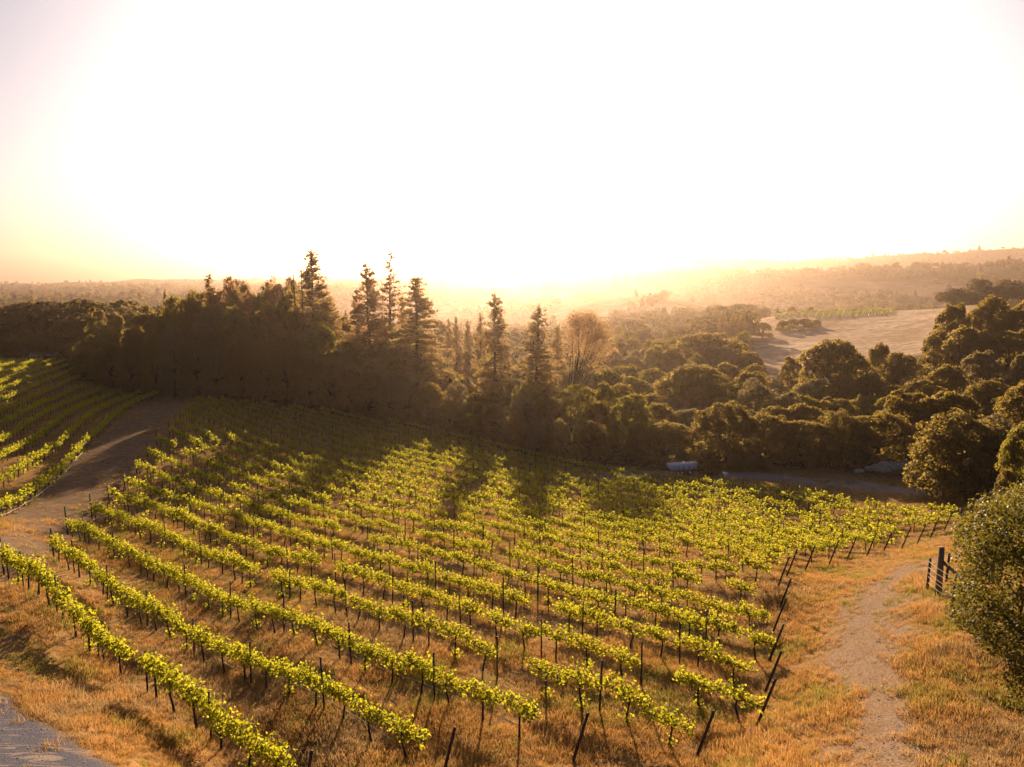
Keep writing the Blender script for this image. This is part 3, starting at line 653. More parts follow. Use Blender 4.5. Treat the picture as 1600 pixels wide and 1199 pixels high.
# pines and tall trees of the dark wood
for a in (
    ('pine', 330, 426, 150, 34, 'dark pine with a narrow pointed tip at the shoulder of the dark wood', None, 1),
    ('feather', 362, 428, 152, 62, 'broad flat-topped brown tree beside the narrow pointed pine on the dark wood', 'rust', 0),
    ('feather', 392, 430, 156, 54, 'brown tree with a double top between two broad brown crowns', 'rust', 1),
    ('feather', 428, 433, 154, 56, 'broad brown tree before the gap in the skyline of the wood', 'rust', 2),
    ('feather', 455, 428, 160, 40, 'brownish open tree just beside the two bare dead trunks', 'rust', 0),
    ('pine', 495, 390, 138, 66, 'tall narrow-topped pine directly beside the bare dead trunks', None, 0),
    ('pine', 522, 462, 142, 54, 'lower bushy pine leaning against the tall one by the dead trunks', None, 3),
    ('pine', 540, 484, 165, 18, 'tiny dark conifer tip in the gap between the two pine groups', None, 2),
    ('pine', 560, 450, 140, 44, 'shorter pine tucked under the reddish pine', 'rust', 4),
    ('pine', 583, 411, 137, 66, 'reddish-brown pine beside the tallest thin pine', 'rust', 2),
    ('sparse', 608, 392, 141, 56, 'tallest thin pine with a bare lower trunk and sparse rusty boughs', 'rust', 0),
    ('pine', 632, 463, 150, 30, 'small rusty pine between the tallest thin pine and the broad one', 'rust', 1),
    ('pine', 655, 432, 128, 92, 'broad cone-shaped pine standing in front of the rusty group', None, 3),
    ('pine', 699, 497, 175, 26, 'first of the small hazy conifers beyond the broad cone-shaped pine', None, 1),
    ('pine', 716, 494, 172, 24, 'second small hazy conifer beyond the broad cone-shaped pine', None, 2),
    ('pine', 735, 500, 170, 30, 'third small hazy conifer, nearest the round-topped slim pine', None, 4),
    ('pine', 752, 488, 160, 26, 'small slim conifer touching the side of the round-topped pine', None, 0),
    ('pine', 776, 457, 122, 64, 'slim pine with a rounded tip glowing in the sun haze', None, 2),
    ('pine', 836, 478, 116, 78, 'open layered pine with a straight trunk, next to the leaning fan-shaped pine', None, 1),
    ('pine', 868, 508, 150, 40, 'faint conifer behind the fan-shaped leaning pine', None, 3),
    ('pine', 265, 450, 168, 16, 'narrow dark conifer spike poking above the yellow-green oak', None, 2),
    ('pine', 105, 483, 222, 20, 'dark pointed conifer beyond the side vine block, close to the wood', None, 4),
    ('pine', 54, 484, 224, 30, 'brownish conifer beyond the side vine block, nearest the utility pole', None, 1),
    ('pine', 25, 488, 220, 34, 'conifer standing directly behind the bare wooden pole', None, 3),
):
    sp_, px, py, y, w, lb, mt, vr = a
    plant(sp_, px, py, y, w, lb, G_P, mt, vr)
# oaks and broadleaf trees that stand out
for a in (
    ('oak', 285, 461, 160, 60, 'yellow-green oak high on the side of the dark wood', 'lime'),
    ('oak', 250, 482, 172, 44, 'round oak just below the narrow dark conifer spike', None),
    ('oak', 232, 474, 188, 24, 'small round-headed dark tree on the skyline before the wood climbs', None),
    ('oak', 185, 487, 195, 34, 'dark oak on the skyline near the far end of the side block', None),
    ('oak', 158, 478, 190, 40, 'dome-shaped dark oak crowning the low treeline above the side block', None),
    ('oak', 160, 498, 172, 54, 'olive oak in front of the dome-shaped dark oak', 'lime'),
    ('fine', 595, 556, 124, 84, 'round dark green bush-like oak below the reddish pine', None),
    ('feather', 714, 586, 112, 48, 'pale straw-coloured tree catching light among the dark wood', 'pale'),
    ('feather', 820, 610, 104, 44, 'pale twiggy shrub below the open layered pine', 'pale'),
    ('feather', 893, 592, 108, 70, 'pale green airy tree at the foot of the fan-shaped pine', 'lime'),
    ('oak', 945, 596, 118, 44, 'round yellowish oak beside the pale airy tree', 'lime'),
    ('oak', 985, 612, 104, 66, 'oak with a golden rim in front of the big lit dome', 'lime'),
    ('oak', 958, 570, 150, 44, 'small round oak in the haze above the yellowish oak', None),
    ('oak', 925, 566, 165, 40, 'hazy oak beside the trunk of the fan-shaped pine', None),
    ('fine', 1082, 562, 132, 140, 'large dome-shaped oak with a sunlit shoulder, behind the trailer', None),
    ('oak', 1090, 517, 205, 108, 'wide dark oak at the top of the slope beneath the grassy hill', None),
    ('oak', 1135, 527, 200, 72, 'dark oak touching the edge of the dry grassy hill', None),
    ('oak', 1036, 533, 210, 66, 'rounded oak next to the wide dark oak at the slope top', None),
    ('fine', 1040, 655, 94, 104, 'low round dark oak directly behind the white trailer', None),
    ('fine', 1130, 622, 94, 110, 'tall dark oak with a bright edge behind the two small cypresses', None),
    ('feather', 1180, 588, 120, 80, 'greyish feathery oak below the dry grassy hill', 'pale'),
    ('fine', 1195, 640, 94, 96, 'dark oak beside the tall bright-edged oak, above the small cypresses', None),
    ('oak', 1250, 626, 104, 80, 'oak with a lit flat top in the middle of the shaded thicket', None),
    ('fine', 1255, 655, 93, 100, 'shaded oak above the bare ground beyond the vines', None),
    ('fine', 1296, 523, 152, 118, 'massive dark oak standing against the dry grassy hill', None),
    ('oak', 1368, 530, 158, 44, 'narrow dark oak close beside the massive one on the grassy hill', None),
    ('oak', 1405, 548, 150, 76, 'dark oak at the end of the massive oak group', None),
    ('oak', 1236, 553, 172, 34, 'small dark oak standing alone at the foot of the grassy hill', None),
    ('fine', 1312, 640, 93, 110, 'deeply shaded oak behind the rock pile', None),
    ('fine', 1372, 640, 92, 104, 'oak with a golden-brown lit side above the rock pile', None),
    ('oak', 1418, 606, 98, 90, 'taller oak rising behind the golden-brown lit one', None),
    ('fine', 1503, 640, 70.5, 175, 'big rounded dark oak at the corner of the vineyard', None),
    ('fine', 1462, 668, 73, 92, 'low dark oak at the foot of the big corner oak, on its vineyard side', None),
    ('fine', 1548, 672, 68, 100, 'low dark oak between the big corner oak and the yellow-lit upright one', None),
    ('feather', 1545, 642, 78, 84, 'brownish open crown on top of the big corner oak', 'pale'),
    ('oak', 1482, 470, 176, 62, 'oak at the edge of the grassy hill, first of the upper slope group', None),
    ('oak', 1543, 460, 182, 70, 'highest oak on the skyline at the end of the dry hill', None),
    ('oak', 1592, 466, 178, 56, 'skyline oak next to the highest one', None),
    ('oak', 1460, 512, 168, 54, 'oak on the upper slope just below the first skyline oak', None),
    ('oak', 1515, 505, 160, 92, 'wide green oak in the middle of the upper slope', None),
    ('oak', 1580, 512, 160, 84, 'dark oak in the upper slope group by the picture edge', None),
    ('oak', 1532, 545, 138, 64, 'brown-topped oak halfway up the slope', 'pale'),
    ('oak', 1478, 566, 132, 72, 'dark green oak halfway up the slope near the grassy hill', None),
    ('oak', 1594, 548, 128, 44, 'pale-edged oak halfway up the slope beside the brown-topped one', 'pale'),
    ('oak', 1440, 590, 122, 70, 'oak under the dark end of the massive oak group', None),
    ('oak', 1550, 590, 118, 90, 'shaded oak directly above the big corner oak', None),
    ('oak', 1478, 606, 94, 96, 'dark oak just behind the big corner oak', None),
    ('fine', 1600, 590, 88, 90, 'dark oak beyond the corner oak, half out of the picture', None),
    ('fine', 1598, 650, 58, 90, 'yellow-lit upright oak between the corner oak and the glossy bush', 'lime'),
    ('fine', 1566, 725, 56, 42, 'slim dark shrub at the far end of the vine rows by the glossy bush', None),
    ('cypress', 1106, 706, 86.5, 38, 'small pointed cypress standing right beside the white trailer', None),
    ('cypress', 1150, 716, 88.5, 34, 'second small cypress away from the trailer', None),
    ('cypress', 1180, 712, 89, 44, 'third and widest small cypress away from the trailer', None),
    ('cypress', 1064, 700, 92, 26, 'thin greyish cypress behind the white trailer', 'pale'),
    ('oak', 1190, 503, 370, 30, 'round lone oak on the dry hill, nearest the white dots of buildings', None),
    ('oak', 1222, 500, 385, 22, 'first small tree of the clump on the dry hill', None),
    ('oak', 1238, 497, 390, 22, 'pale middle tree of the clump on the dry hill', 'pale'),
    ('oak', 1256, 497, 392, 30, 'larger dark tree of the clump on the dry hill', None),
    ('oak', 1274, 499, 396, 20, 'last low tree of the clump on the dry hill', None),
    ('pine', 1126, 484, 330, 22, 'tallest dark conifer in the trio before the dry hill', None),
    ('pine', 1144, 489, 332, 18, 'middle conifer in the trio before the dry hill', None),
    ('pine', 1158, 487, 334, 20, 'conifer of the trio closest to the dry hill', None),
):
    sp_, px, py, y, w, lb, mt = a
    plant(sp_, px, py, y, w, lb, G_O if px > 850 else G_F, mt)
# fillers: ranks of the dark wood, then the oak slope
def clear(px, y, dmin):
    x = at(px, y); return all((x - a) ** 2 + (y - b) ** 2 > dmin * dmin for a, b in TREES)
SILX = [120, 180, 230, 290, 350, 430, 470, 520, 545, 600, 660, 720, 780, 850, 900]
SILY = [545, 518, 494, 464, 440, 440, 440, 466, 494, 512, 524, 548, 565, 575, 590]
RANK = ['front', 'second', 'third', 'fourth', 'fifth', 'sixth', 'seventh']
for rk, (dd, step, lift) in enumerate(((3.5, 34, .56), (12, 40, .82), (22, 40, .95), (31, 40, .98), (42, 44, 1.0), (56, 36, 1.0), (72, 36, 1.0))):
    px = 136.0; n1 = n2 = 0
    while px < (880 if rk < 5 else 340):
        y = float(np.interp(px, EDGE_PX, EDGE_Y)) + dd + random.uniform(-1.5, 1.5)
        if px < 215 and rk == 0: y -= 4
        sil = float(np.interp(px, SILX, SILY)) + (40 if 680 < px < 765 else 0); base = float(np.interp(px, [130, 300, 500, 700, 880], [606, 618, 638, 676, 725]))
        py = base + (sil - base) * min(1, lift + (.22 if px < 330 else 0)) + random.uniform(-12, 14)
        w = step * random.uniform(1.25, 1.7)
        if rk == 0 or clear(px, y, 2.6):
            if px > 268: n1 += 1; lb = f'dark bushy oak in the {RANK[rk]} rank of the wood, {nth(n1)} from the dirt path'
            else: n2 += 1; lb = f'dark oak behind the side vine block, {nth(n2)} along in the {RANK[rk]} rank'
            r_ = random.random()
            if rk >= 2 and r_ < .45 and px > 300: plant('pine', px, py - 6, y, w * .8, lb.replace('bushy oak', 'pine').replace('oak', 'pine'), G_F, 'rust' if r_ < .15 else None)
            else: plant('fine' if rk < 2 else 'oak', px, py, y, w, lb, G_F, 'lime' if r_ > .80 else ('pale' if r_ > .66 else None))
        px += step * random.uniform(.85, 1.15)
n = 0
for px in np.arange(-20, 150, 15):
    n += 1; y = float(np.interp(px, [-20, 130], [222, 205])) + random.uniform(-4, 4)
    plant('oak', px, random.uniform(496, 528), y, random.uniform(30, 44), f'olive tree in the low treeline beyond the side block, {nth(n)} towards the wood', 'low treeline beyond the side block', random.choice([None, 'lime', None, 'pale']))
n = 0
for px in np.arange(-10, 170, 21):
    n += 1; plant('oak', px, random.uniform(522, 540), 208 + random.uniform(-2, 2), random.uniform(34, 46), f'low dark shrub under the treeline beyond the side block, {nth(n)} towards the wood', 'low treeline beyond the side block')
for d_, lo, hi, stp, tp, nm in ((95, 870, 1440, 40, 664, 'lowest'), (108, 850, 1640, 44, 632, 'second'), (123, 850, 1640, 44, 606, 'third'), (142, 850, 1640, 44, 582, 'fourth'), (166, 860, 1250, 40, 562, 'fifth'),
                            (190, 870, 1200, 36, 546, 'sixth'), (220, 870, 1130, 34, 534, 'seventh'), (250, 880, 1150, 32, 526, 'eighth'), (285, 880, 1160, 28, 518, 'ninth'), (325, 900, 1120, 26, 510, 'highest')):
    px = lo + random.uniform(0, 20); n = 0
    while px < hi:
        y = d_ + random.uniform(-4, 4); t_ = tp + random.uniform(-10, 12) + (px - 1050) * (.035 if d_ < 150 else 0)
        if clear(px, y, .024 * y if d_ > 110 else 3.2) and not (1178 < px < 1230 and d_ > 140):
            n += 1
            plant('fine' if d_ < 120 else 'oak', px, t_, y, stp * random.uniform(1.2, 1.75), f'oak in the {nm} rank of the wooded slope, {nth(n)} from the fan-shaped pine', G_O, random.choice([None, None, 'lime', 'lime', 'pale']))
        px += stp * random.uniform(.85, 1.2)
# the fan-shaped pine that leans over the oak slope
x = at(880, 124); y = 124; z = h1(x, y); e = link('leaning_pine', None); e.location = (x, y, z)
g = np.random.default_rng(5); b = MB(); P = []; Nn = []
zt_ = top_z(490, y) - z
stem = [(0, 0, -.4), (.7, 0, zt_ * .2), (1.7, 0, zt_ * .42)]
b.tube(stem, [.28, .22, .18], 7)
for k in range(13):
    f = min(1, max(0, k / 12 + g.normal(0, .05))); tx = 1.2 + 6.0 * f; tz = zt_ * (1.0 - .05 * abs(f - .3) - .30 * max(0, f - .55) - abs(g.normal(0, .05))); ty = g.normal(0, 1.5)
    s0 = np.array(stem[1 + (k % 2)]); e0 = np.array([tx, ty, tz]); mid = s0 * .5 + e0 * .5 + np.array([.35 + g.normal(0, .35), g.normal(0, .4), g.normal(-.2, .4)])
    b.tube([tuple(s0), tuple(mid), tuple(e0)], [.10, .06, .02], 4)
    for q in np.linspace(.62, 1.02, 8):
        c = s0 * (1 - q) + e0 * q; kk = int(110 * (q - .5) * 2)
        P.append(c + g.normal(0, 1, (kk, 3)) * [.75, .75, .45]); Nn.append(g.normal(0, 1, (kk, 3)))
V, F = cards(np.vstack(P), np.vstack(Nn), .24, .5, g)
link('trunk', b.mesh('trunk', M_bark, True), e); link('crown', mk_mesh('crown', V, F, M_rust, False, g.random(len(F))), e)
tag(e, 'leaning thin pine with bare limbs fanned out under a sparse flat top', 'pine tree')
for px, py, lb in ((466, 404, 'shorter bare dead trunk farther from the tall narrow-topped pine'), (478, 398, 'taller bare dead trunk nearest the tall narrow-topped pine')):
    y = 136; x = at(px, y); z = h1(x, y); hh = top_z(py, y) - z; b = MB(); g = np.random.default_rng(px)
    b.tube([(0, 0, -.3), (.1, 0, hh * .5), (-.05, 0, hh)], [.24, .17, .04], 6)
    for k in range(12):
        a = g.uniform(0, 6.28); q = g.uniform(.5, .97) * hh; b.tube([(0, 0, q), (math.cos(a) * .9, math.sin(a) * .9, q + .15)], [.04, .012], 3)
    o = link('dead_tree', b.mesh('dead_tree', M_bark, True)); o.location = (x, y, z); tag(o, lb, 'dead tree', 'bare dead trunks in the wood')

# big glossy bush close to the camera
bx, by = at(1655, 21.0), 21.0; bz = h1(bx, by); g = np.random.default_rng(77)
e = link('evergreen_bush', None); e.location = (bx, by, bz - .1)
LB = [(0, 0, 3.3, 2.7, 2.6), (-.9, -.2, 4.2, 1.7, 1.5), (-1.7, -.5, 3.2, 1.35, 1.2), (-1.9, .2, 2.4, 1.2, 1.0), (-.4, -1.2, 4.9, 1.5, 1.5), (.7, 0, 5.3, 1.9, 1.7),
      (-.9, -1.5, 1.9, 1.3, 1.1), (.1, -1.6, 1.0, 1.5, 1.1), (1.5, -.5, 3.5, 2.0, 2.2), (1.3, 1.0, 4.0, 2.2, 2.0), (-.8, .9, 3.9, 1.7, 1.6), (.6, -1.8, 2.8, 1.6, 1.7)]
LB += [(g.normal(0, 1.6), g.normal(-.6, 1.3), g.uniform(1.2, 5.6), g.uniform(.5, .9), g.uniform(.45, .8)) for _ in range(26)]
LB += [(-1.0, -1.0, 1.0, 1.0, .9), (-.3, -1.7, .5, 1.1, .7), (.8, -2.2, .8, 1.3, .9), (1.6, -2.6, 1.0, 1.3, 1.0), (-1.9, -1.9, 1.1, .9, .8), (-1.5, -2.5, .5, .9, .7), (-.7, -3.0, .3, .9, .6), (-1.3, -3.2, .3, .8, .6), (-1.9, -2.7, .6, .7, .6), (-2.2, -1.0, 2.2, .9, .8)]
LB = [l for l in LB if l[0] > -2.6]
for _ in range(46):
    q_ = LB[int(g.integers(0, 12))]; u_ = g.normal(0, 1, 3); u_[2] = abs(u_[2]); u_ /= np.linalg.norm(u_)
    c_ = np.array(q_[:3]) + u_ * q_[3] * g.uniform(.95, 1.12)
    if c_[0] > -2.9: LB.append((c_[0], c_[1], c_[2], g.uniform(.18, .38), g.uniform(.2, .45)))
LB = np.array(LB); n_ = 110000
w_ = LB[:, 3] ** 2; w_ /= w_.sum(); k_ = g.choice(len(LB), n_, p=w_); u = g.normal(size=(n_, 3)); u /= np.linalg.norm(u, axis=1)[:, None]
P = LB[k_, :3] + u * np.stack([LB[k_, 3], LB[k_, 3], LB[k_, 4]], 1) * g.uniform(.7, 1.12, n_)[:, None]
keep = P[:, 2] > .05
for j in range(len(LB)):
    d = (P - LB[j, :3]) / [LB[j, 3], LB[j, 3], LB[j, 4]]; keep &= ~((np.einsum('ij,ij->i', d, d) < .40) & (k_ != j))
P = P[keep]; u = u[keep]
V, F = cards(P, u * .7 + g.normal(0, .7, P.shape), .10, .62, g, True)
link('crown', mk_mesh('crown', V, F, M_holly, False, np.clip(.5 + g.normal(0, .3, len(F)), 0, 1)), e)
b = MB()
for l in LB[:12]:
    b.tube([(g.normal(0, .15), g.normal(0, .15), -.2), tuple(np.array(l[:3]) * [.4, .4, .5]), tuple(l[:3])], [.11, .07, .02], 5)
link('trunk', b.mesh('trunk', M_bark, True), e)
tag(e, 'big glossy-leaved evergreen bush at the edge of the stony track', 'bush')
# lighter loose bush behind it, at the far end of the fence
for px, py, y, w, lb, mt in ((1528, 800, 42, 70, 'yellowish loose bush between the glossy bush and the last vines', 'lime'), (1570, 770, 40, 90, 'olive bush directly behind the glossy bush', 'oak')):
    plant('fine', px, py, y, w, lb, None, mt)

# ------------------------------------------------------------------ far woodland and far vine rows
def blob(seed, tall, n_=150, cs=.19):
    g = np.random.default_rng(seed)
    if tall:
        q = g.random(n_) ** 1.4; a = g.uniform(0, 6.28, n_); r_ = (1 - q) * .26 * g.uniform(.5, 1.1, n_) + .02
        P = np.stack([np.cos(a) * r_, np.sin(a) * r_, .08 + q * .92], 1)
    else:
        c = np.array([[g.normal(0, .2), g.normal(0, .2), g.uniform(.4, .75)] for _ in range(7)]); k = g.integers(0, 7, n_)
        u = g.normal(size=(n_, 3)); u /= np.linalg.norm(u, axis=1)[:, None]; P = c[k] + u * [.25, .25, .22]
        P[:, 2] = np.abs(P[:, 2])
    V, F = cards(P, P - [0, 0, .4] + g.normal(0, .3, P.shape), cs, .8, g)
    return mk_mesh('far_tree', V, F, M_far, False, g.random(n_))
BL = [blob(1, 0), blob(2, 0), blob(3, 0), blob(4, 1), blob(5, 1)]
BN = [blob(k, t_, 1500, .065) for k, t_ in ((11, 0), (12, 0), (13, 0), (14, 0), (15, 1))]
N0 = 34000
aa = RNG.uniform(-.66, .66, N0); q_ = RNG.random(N0); dist = 235 * (3400 / 235) ** q_
fx, fy = dist * np.sin(aa), dist * np.cos(aa); fp = 800 + FPX * np.tan(aa)
dens = np.ones(N0)
dens[(fp > 1150) & (fp < 1475) & (fy < 650)] = 0
dens[(fp > 840) & (fp < 1150) & (fy < 345)] = 0
dens[(fp >= 1440) & (fy < 460)] = 0
dens[(fp < 135) & (fy < 232)] = 0
clump = fbm(fx / 160, fy / 160, 31)
dens *= np.where((fp > 520) & (clump > .09) & (fy > 500) & (fy < 1400), .05, 1)
dens *= np.where((fp > 890) & (fp < 1190) & (fy > 570) & (fy < 790), .03, 1)
dens *= np.where((fp > 600) & (fp < 1000) & (fy > 700) & (fy < 1300), .45, 1)
dens *= np.clip(.75 + 1.6 * fbm(fx / 60, fy / 60, 77), .1, 1)
dens *= np.where(fy > 1250, .55, 1)
kp = RNG.random(N0) < dens
fx, fy, dist = fx[kp], fy[kp], dist[kp]
hs = RNG.uniform(6, 12, len(fx)) * (1 + .5 * (RNG.random(len(fx)) > .9)); ws = hs * RNG.uniform(.9, 1.5, len(fx))
for nm, sel, src in (('valley_woodland', dist < 650, BN), ('far_woodland', dist >= 650, BL)):
    scatter(nm, np.stack([fx, fy], 1)[sel], H(fx[sel], fy[sel]) - .4, RNG.uniform(0, 6.28, sel.sum()), np.stack([ws, ws, hs], 1)[sel], src)
# green vine rows on the crest of the far grassy hill
g = np.random.default_rng(9)
for k in range(18):
    px0 = 1212 + k * 10.4; y0, y1 = (432, 548) if px0 > 1270 else (455, 548)
    ys = np.linspace(y0, y1, 26); xs = np.array([at(px0 + (q - y0) * .10, q) for q in ys]); zz = H(xs, ys)
    n_ = 700; i_ = g.uniform(0, 25, n_); P = np.stack([np.interp(i_, range(26), xs), np.interp(i_, range(26), ys), np.interp(i_, range(26), zz) + g.uniform(.4, 1.7, n_)], 1) + g.normal(0, .35, (n_, 3)) * [.6, 1, .3]
    V, F = cards(P, g.normal(0, 1, P.shape) + [0, 0, .6], .6, .8, g)
    o = link('distant_vine_row', mk_mesh('distant_vine_row', V, F, M_weed, False, g.random(n_)))
    tag(o, f'narrow green vine row on the far hill crest, {nth(k + 1)} from the conifer trio', 'vine row', 'vine rows on the far hill')
k = 0
for px, py, y, w in ((1174, 474, 590, 26), (1194, 478, 600, 24), (1216, 484, 600, 18), (1236, 478, 610, 20), (1250, 483, 600, 14), (1264, 478, 600, 18), (1285, 484, 600, 14), (1300, 483, 590, 18), (1338, 480, 600, 12), (1352, 480, 600, 14), (1408, 484, 590, 18), (1440, 482, 560, 22), (1462, 479, 560, 24)):
    k += 1; plant('oak', px, py, y, w, f'small tree on the crest behind the far vine rows, {nth(k)} from the three conifers', 'trees behind the far vine rows')

# ------------------------------------------------------------------ trailer, fence, pole, rocks, weeds
y = 87.0; x = at(1068, y); z = h1(x, y)
e = link('trailer', None); e.location = (x, y, z); e.rotation_euler = (0, 0, R(8))
b = MB().box((0, 0, .86), (3.5, 1.7, .5)); b.V = [(vx, vy, vz_ + (.10 if vz_ > 1 and vx > 0 else 0)) for vx, vy, vz_ in b.V]
link('cover', b.mesh('cover', M_white), e)
link('deck', MB().box((0, 0, .54), (3.5, 1.8, .12)).mesh('deck', M_dark), e)
for q in (-.9, -.3, .3, .9): link('strap', MB().box((q, -.865, .86), (.06, .02, .5)).mesh('strap', M_dark), e)
for sx in (-.5, .45):
    w = link('wheel', MB().tube([(sx, -.98, .34), (sx, -.78, .34)], .33, 14).mesh('wheel', M_dark), e)
    link('hub', MB().tube([(sx, -1.0, .34), (sx, -.981, .34)], .13, 10).mesh('hub', M_white), w)
link('drawbar', MB().tube([(-1.7, 0, .5), (-2.6, 0, .42)], .05, 6).mesh('drawbar', M_dark), e)
tag(e, 'low pale blue-white covered trailer parked at the foot of the oaks', 'trailer')

fp_ = [hit(1448, 925), hit(1466, 930), hit(1478, 912), hit(1487, 956)]
e = link('wire_fence', None); e.location = (fp_[1][0], fp_[1][1], h1(*fp_[1]))
def fl(p, dz): return (p[0] - fp_[1][0], p[1] - fp_[1][1], h1(*p) - h1(*fp_[1]) + dz)
link('corner_post', MB().tube([fl(fp_[1], -.3), fl(fp_[1], 1.0), fl(fp_[1], 2.05)], [.14, .125, .11], 9).mesh('corner_post', M_wood), e)
link('brace', MB().tube([fl(fp_[1], 1.5), fl((fp_[1][0] + .9, fp_[1][1] - 1.2), .1)], [.07, .07], 6).mesh('brace', M_wood), e)
for q, hh in ((fp_[0], 1.45), (fp_[2], 1.35), (fp_[3], 1.35)):
    link('post', MB().tube([fl(q, -.3), fl((q[0] + .05, q[1]), hh)], [.06, .05], 6).mesh('post', M_post), e)
q0, q1 = fp_[0], fp_[3]; q2 = (q1[0] + (q1[0] - q0[0]) * 1.1, q1[1] + (q1[1] - q0[1]) * 1.1)
for k in range(5):
    hh = .35 + .22 * k
    pts = []
    for a_, b_ in ((q0, q1), (q1, q2)):
        for t in (0, .33, .66, 1): p = (a_[0] + (b_[0] - a_[0]) * t, a_[1] + (b_[1] - a_[1]) * t); pts.append(fl(p, hh + (.06 if t in (0, 1) else 0) + .03 * math.sin(k * 2 + t)))
    link('wire', MB().tube(pts, .009, 4).mesh('wire', M_wire), e)
tag(e, 'sagging wire fence with a thick weathered corner post beside the glossy bush', 'fence')
y = 206.0; x = at(22, y); z = h1(x, y); hh = top_z(518, y) - z
o = link('wooden_pole', MB().tube([(0, 0, -.4), (0, 0, hh)], [.28, .2], 8).mesh('wooden_pole', M_wood)); o.location = (x, y, z)
tag(o, 'bare wooden pole standing at the far edge of the side vine block', 'pole')
def rock(x, y, s, lb, grp, seed):
    g = np.random.default_rng(seed); import bmesh
    bm = bmesh.new(); bmesh.ops.create_icosphere(bm, subdivisions=2, radius=1)
    for v in bm.verts:
        v.co *= 1 + .22 * math.sin(v.co.x * 3 + seed) * math.cos(v.co.y * 4 + seed * 2) + g.normal(0, .05)
    me = bpy.data.meshes.new('rock'); bm.to_mesh(me); bm.free(); me.materials.append(M_rock)
    o = link('rock', me); o.location = (x, y, h1(x, y) + s * .2); o.scale = (s * 1.3, s, s * .65); o.rotation_euler = (0, 0, seed); tag(o, lb, 'rock', grp)
for k, (px, y, s) in enumerate(((1342, 87, .45), (1360, 88, .6), (1374, 87.5, .8), (1388, 88, .9), (1402, 87, .8), (1418, 87, .7), (1384, 86, .5))):
    rock(at(px, y), y, s, f'grey boulder in the heap beyond the vines, {nth(k + 1)} towards the big corner oak', 'boulders beyond the vineyard', k)
for k, (px, y, s) in enumerate(((58, 206, 1.5), (78, 206, .9), (92, 207, 1.3), (100, 207, 1.1))):
    rock(at(px, y), y, s, f'pale boulder past the side vine block, {nth(k + 1)} from the wooden pole', 'boulders past the side block', k + 20)

def tuft(seed, nb, hgt, wid, spread, mat, leafy=False):
    g = np.random.default_rng(seed); V = []; F = []
    for k in range(nb):
        a = g.uniform(0, 6.28); r_ = spread * math.sqrt(g.random()); o_ = np.array([math.cos(a) * r_, math.sin(a) * r_, -.03])
        hh = hgt * g.uniform(.45, 1.1); d = np.array([g.normal(0, .35), g.normal(0, .35), 1]); t_ = np.array([math.cos(a + 1.6 + g.normal(0, .6)), math.sin(a + 1.6), 0]) * wid * g.uniform(.6, 1.3)
        n0 = len(V); V += [o_ - t_, o_ + t_, o_ + d * hh * np.array([1.0, 1.0, .95])]; F.append((n0, n0 + 1, n0 + 2))
    return mk_mesh('tuft', np.array(V), np.array(F), mat, False, g.random(len(F)))
TU = [tuft(i + 10 * j, 46, .14 + .03 * (i % 3), .009, .24, m_) for j, m_ in enumerate((M_grass, M_grass2, M_grass3)) for i in range(3)]
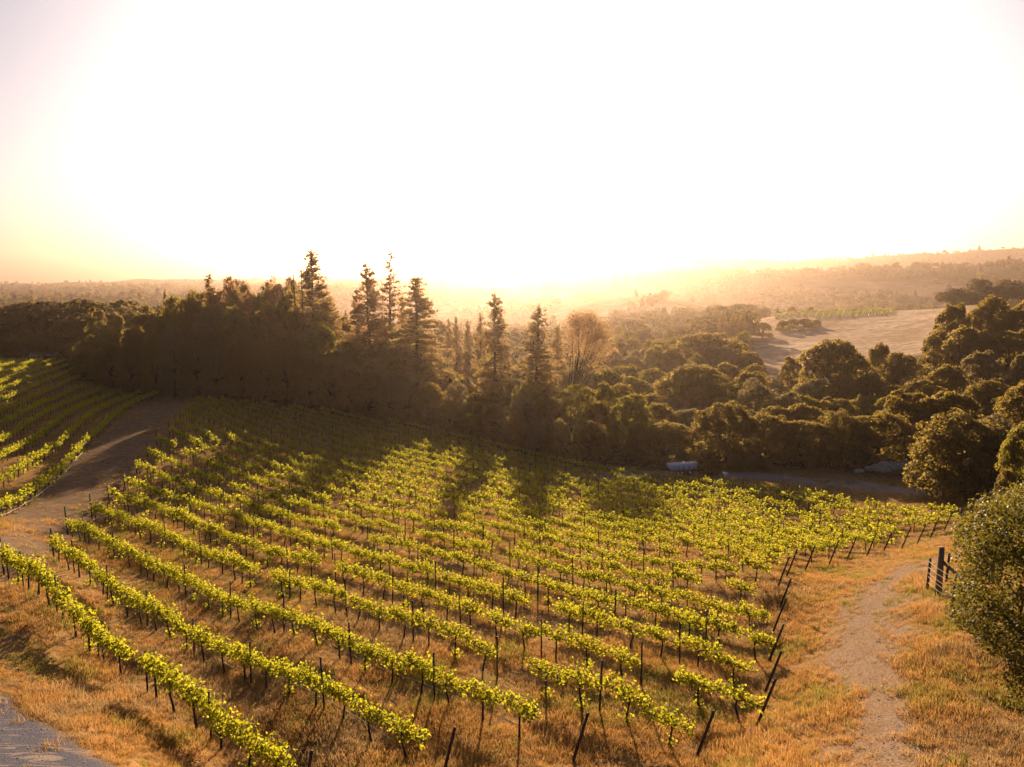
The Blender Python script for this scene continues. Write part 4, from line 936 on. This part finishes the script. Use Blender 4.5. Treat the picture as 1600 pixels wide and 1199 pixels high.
def spread(name, bands, src, sc=(0.7, 1.3), green=False):
    XX, YY = [], []
    for r0, r1, dens_ in bands:
        n_ = int(dens_ * .5 * 1.34 * (r1 * r1 - r0 * r0))
        r_ = np.sqrt(RNG.uniform(r0 * r0, r1 * r1, n_)); a = RNG.uniform(-.67, .67, n_); XX.append(r_ * np.sin(a)); YY.append(r_ * np.cos(a))
    X = np.concatenate(XX); Y = np.concatenate(YY)
    k = RNG.random(len(X)) < np.clip(.66 + 2.6 * fbm(X / 1.9, Y / 1.9, 61, 3), .08, 1)
    if green: k &= fbm(X / 1.3, Y / 1.3, 88, 3) > .10
    k &= poly_dist(X, Y, TRACK) + 1.2 * fbm(X / 1.3, Y / 1.3, 21) > RNG.uniform(.1, 1.7, len(X))
    k &= (poly_dist(X, Y, PATHC) > 2.2) | (RNG.random(len(X)) < .5)
    k &= ((X - GA[0]) * gn[0] + (Y - GA[1]) * gn[1] + .9 * fbm(X / 1.3, Y / 1.3, 24) < .1) | (RNG.random(len(X)) < .02)
    k &= Y < np.interp(800 + FPX * X / Y, EDGE_PX, EDGE_Y) + 3
    X, Y = X[k], Y[k]; n_ = len(X); s_ = RNG.uniform(sc[0], sc[1], n_) * (.55 + 1.9 * np.clip(fbm(X / 1.6, Y / 1.6, 66, 3) + .22, 0, 1))
    w_ = None
    if not green:
        v_ = fbm(X / 2.6, Y / 2.6, 91, 4) + RNG.normal(0, .07, n_); w_ = RNG.integers(0, 3, n_) + 3 * ((v_ > .10).astype(int) + 2 * (v_ < -.13))
    scatter(name, np.stack([X, Y], 1), H(X, Y), RNG.uniform(0, 6.28, n_), s_, src, w_)
spread('dry_grass', ((13, 30, 62), (30, 60, 26), (60, 150, 4)), TU)
WD = [tuft(50 + i, 22, .16, .02, .16, M_weed) for i in range(3)]
spread('green_weeds', ((13, 40, 14), (40, 90, 4)), WD, (.7, 1.4), True)

# loose stones on the track and the gravel road
def pebble(seed):
    import bmesh
    g = np.random.default_rng(seed); bm = bmesh.new(); bmesh.ops.create_icosphere(bm, subdivisions=1, radius=1)
    for v in bm.verts: v.co = v.co * g.uniform(.7, 1.2); v.co.z *= .6
    me = bpy.data.meshes.new('pebble'); bm.to_mesh(me); bm.free(); me.materials.append(M_rock); return me
X = RNG.uniform(-22, 24, 60000); Y = RNG.uniform(13, 50, 60000)
onr = ((X - GA[0]) * gn[0] + (Y - GA[1]) * gn[1]) > .2
k = (poly_dist(X, Y, TRACK) < RNG.uniform(-.6, 1.3, len(X))) | (onr & (RNG.random(len(X)) < .35))
X, Y = X[k], Y[k]; s_ = .008 + .022 * RNG.random(len(X)) ** 3
scatter('loose_stones', np.stack([X, Y], 1), H(X, Y) + .01, RNG.uniform(0, 6.28, len(X)), s_, [pebble(i) for i in range(3)])
